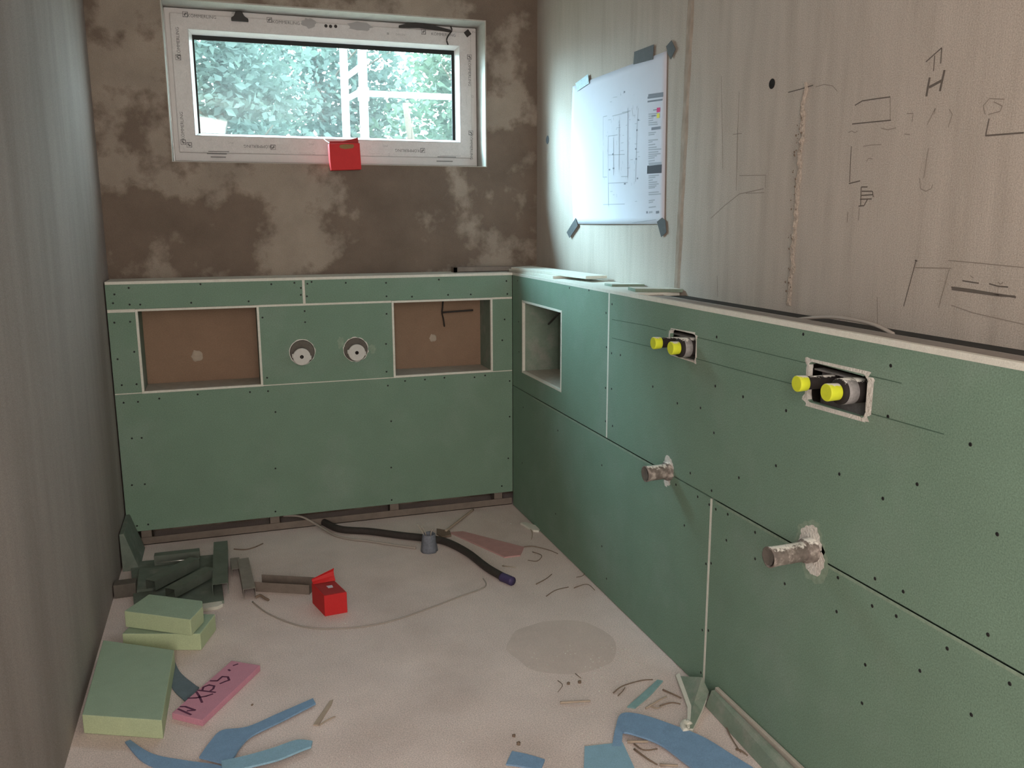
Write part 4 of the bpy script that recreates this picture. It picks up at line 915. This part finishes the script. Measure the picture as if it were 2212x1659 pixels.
for x, y, r, lab in ((1228, 1477, .006, 'small dark crumb in the middle of the floor, left one'), (1252, 1474, .007, 'small dark crumb in the middle of the floor, right one'), (1110, 1590, .006, 'dark crumb above the small blue foam piece'), (545, 1523, .004, 'tiny dark crumb right of the pink strip'), (1120, 1607, .007, 'brown crumb close to the small blue foam piece')):
    c = FL(x, y, 0.0); mb = MB().lathe(c, (0, 0, 1), [(0, r), (r*0.5, r*1.1), (r, r*0.4)], 9, jit=0.9)
    tag(mb.build('crumb', M['twig']), lab, 'crumb', 'dark crumbs on the floor')
# fine gypsum crumbs nobody could count
bpy.context.view_layer.update(); BBS = []
for o in bpy.data.objects:
    if o.type == 'MESH' and o.get('kind') != 'structure':
        q = [o.matrix_world @ Vector(c) for c in o.bound_box]; xs, ys_, zs = [p.x for p in q], [p.y for p in q], [p.z for p in q]
        if min(zs) < 0.03 and max(xs)-min(xs) < 0.8 and max(ys_)-min(ys_) < 1.5: BBS.append((min(xs)-.01, max(xs)+.01, min(ys_)-.01, max(ys_)+.01))
mb = MB()
for k in range(900):
    if random.random() < 0.35: x, y = random.uniform(-0.45, -0.06), random.uniform(-2.3, -1.5)
    else: x, y = random.uniform(-1.7, -0.05), random.uniform(-2.3, -0.05)
    r = random.uniform(0.0006, 0.0019)
    if any(a < x < b and c < y < d for a, b, c, d in BBS): continue
    mb.box((-r, -r, 0), (r, r*random.uniform(.6, 1.6), r*1.2), Matrix.Translation((x, y, 0)) @ Matrix.Rotation(random.uniform(0, 3), 4, 'Z'))
tag(mb.build('plaster_crumbs', M['gypsum_rough']), 'scattered white plaster crumbs all over the screed floor', 'crumbs', kind='stuff')
# round damp stain on the screed
c = FL(1215, 1395, 0.0); n = 48; vs = [(c.x, c.y, 0.0006)]
for k in range(n):
    a = 2*math.pi*k/n; r = 0.19*(1+0.08*noise.noise(Vector((math.cos(a)*2, math.sin(a)*2, 1))))
    vs.append((c.x+r*math.cos(a), c.y+r*math.sin(a), 0.0006))
mb = MB(); mb.faces(vs, [(0, 1+k, 1+(k+1) % n) for k in range(n)]); mb.build('damp_stain', M['stain'], fl)

# ------------------------------------------------------------------ outside the window
struct(MB().box((-14, 0.75, -0.1), (14, 26, 0.0)).build('ground', M['soil']))
def px_x(px, py, y): return PB(px, py, y).x
sc = thing('scaffold', (px_x(785, 200, 1.05), 1.4, 0.0), 'galvanised scaffold frame with a guard rail outside the window', 'scaffold')
xn, xf = px_x(785, 200, 1.05), px_x(745, 200, 1.78)
MB().lathe((xn, 1.05, 0), (0, 0, 1), [(0, .0242), (4.5, .0242)], 20).build('post', M['scaffold'], sc)
MB().lathe((xf, 1.78, 0), (0, 0, 1), [(0, .0242), (4.5, .0242)], 20).build('post', M['scaffold'], sc)
zr = PB(885, 206, 1.02).z
MB().lathe((xn-0.03, 1.02, zr), (1, 0, 0), [(0, .0165), (2.6, .0165)], 14).build('guard_rail', M['scaffold'], sc)
for pyn, pyf in ((194, 216), (140, 170)):
    MB().tube([(xn, 1.05, PB(772, pyn, 1.05).z), (xf, 1.78, PB(748, pyf, 1.78).z)], 0.017, 10, False).build('cross_tube', M['scaffold'], sc)
MB().lathe((xn, 1.05, zr-0.035), (0, 0, 1), [(0, .032), (.07, .032)], 16).build('coupler', M['scaffold'], sc)
def tree(loc, h, rx, ry, zc, rz, nleaf, m, label, seed, size=0.10, group='trees outside the window'):
    rnd = random.Random(seed); x, y = loc
    r = thing('leafy_tree', (x, y, 0), label, 'tree', group)
    mb = MB().tube([(x, y, 0), (x+0.1, y, h*0.4), (x-0.05, y+0.05, h*0.8)], 0.10, 10, r1=0.03)
    for k in range(9):
        a = rnd.uniform(0, 6.28); z = zc+rnd.uniform(-.7, .4)*rz; mb.tube([(x, y, max(0.3, z-0.5)), (x+rx*.4*math.cos(a), y+ry*.4*math.sin(a), z), (x+rx*.85*math.cos(a), y+ry*.85*math.sin(a), z+0.4)], 0.025, 6, r1=0.006)
    mb.build('trunk', M['bark'], r)
    vs = []; fs = []; mi = []
    cl = [(rnd.gauss(0, .5), rnd.gauss(0, .5), rnd.gauss(0, .5)) for _ in range(60)]
    for k in range(nleaf):
        cx, cy, cz = cl[rnd.randrange(60)]; q = Vector((cx+rnd.gauss(0, .17), cy+rnd.gauss(0, .17), cz+rnd.gauss(0, .17)))
        if q.length > 1.05: continue
        p = Vector((x+q.x*rx, y+q.y*ry, zc+q.z*rz))
        if p.z < 0.1: continue
        d = Vector((rnd.gauss(0, 1), rnd.gauss(0, 1), rnd.gauss(0, .6))).normalized(); s = d.cross(Vector((rnd.gauss(0, 1), rnd.gauss(0, 1), rnd.gauss(0, 1)))).normalized()
        l = size*rnd.uniform(.6, 1.3); w = l*0.36; nrm = d.cross(s)*l*0.08; i = len(vs)
        vs += [p-d*l*.5, p+s*w*.8-d*l*.1+nrm, p+d*l*.5, p-s*w*.8-d*l*.1+nrm]; fs.append((i, i+1, i+2, i+3))
    me = bpy.data.meshes.new('foliage'); me.from_pydata([tuple(v) for v in vs], [], fs); me.update(); link('foliage', me, M[m], r)
tree((-1.3, 7.7), 4.6, 1.40, 1.0, 2.6, 1.9, 9000, 'leaf_a', 'pale blue-green tree filling the left of the window view', 1, 0.13)
tree((0.70, 5.6), 3.4, 0.95, 0.8, 1.5, 1.25, 7000, 'leaf_c', 'dark bushy tree behind the scaffold posts outside', 2, 0.09)
tree((2.3, 8.2), 4.8, 1.35, 1.0, 2.6, 1.9, 9000, 'leaf_b', 'green tree on the right of the window view', 3, 0.13)
tree((0.3, 11.2), 5.8, 1.7, 1.2, 3.4, 2.4, 10000, 'leaf_a', 'tall tree behind the dark bush outside', 4, 0.15)
tree((4.7, 11.0), 5.4, 1.5, 1.2, 3.0, 2.2, 7000, 'leaf_b', 'tree farthest right outside behind the guard rail', 5, 0.14)
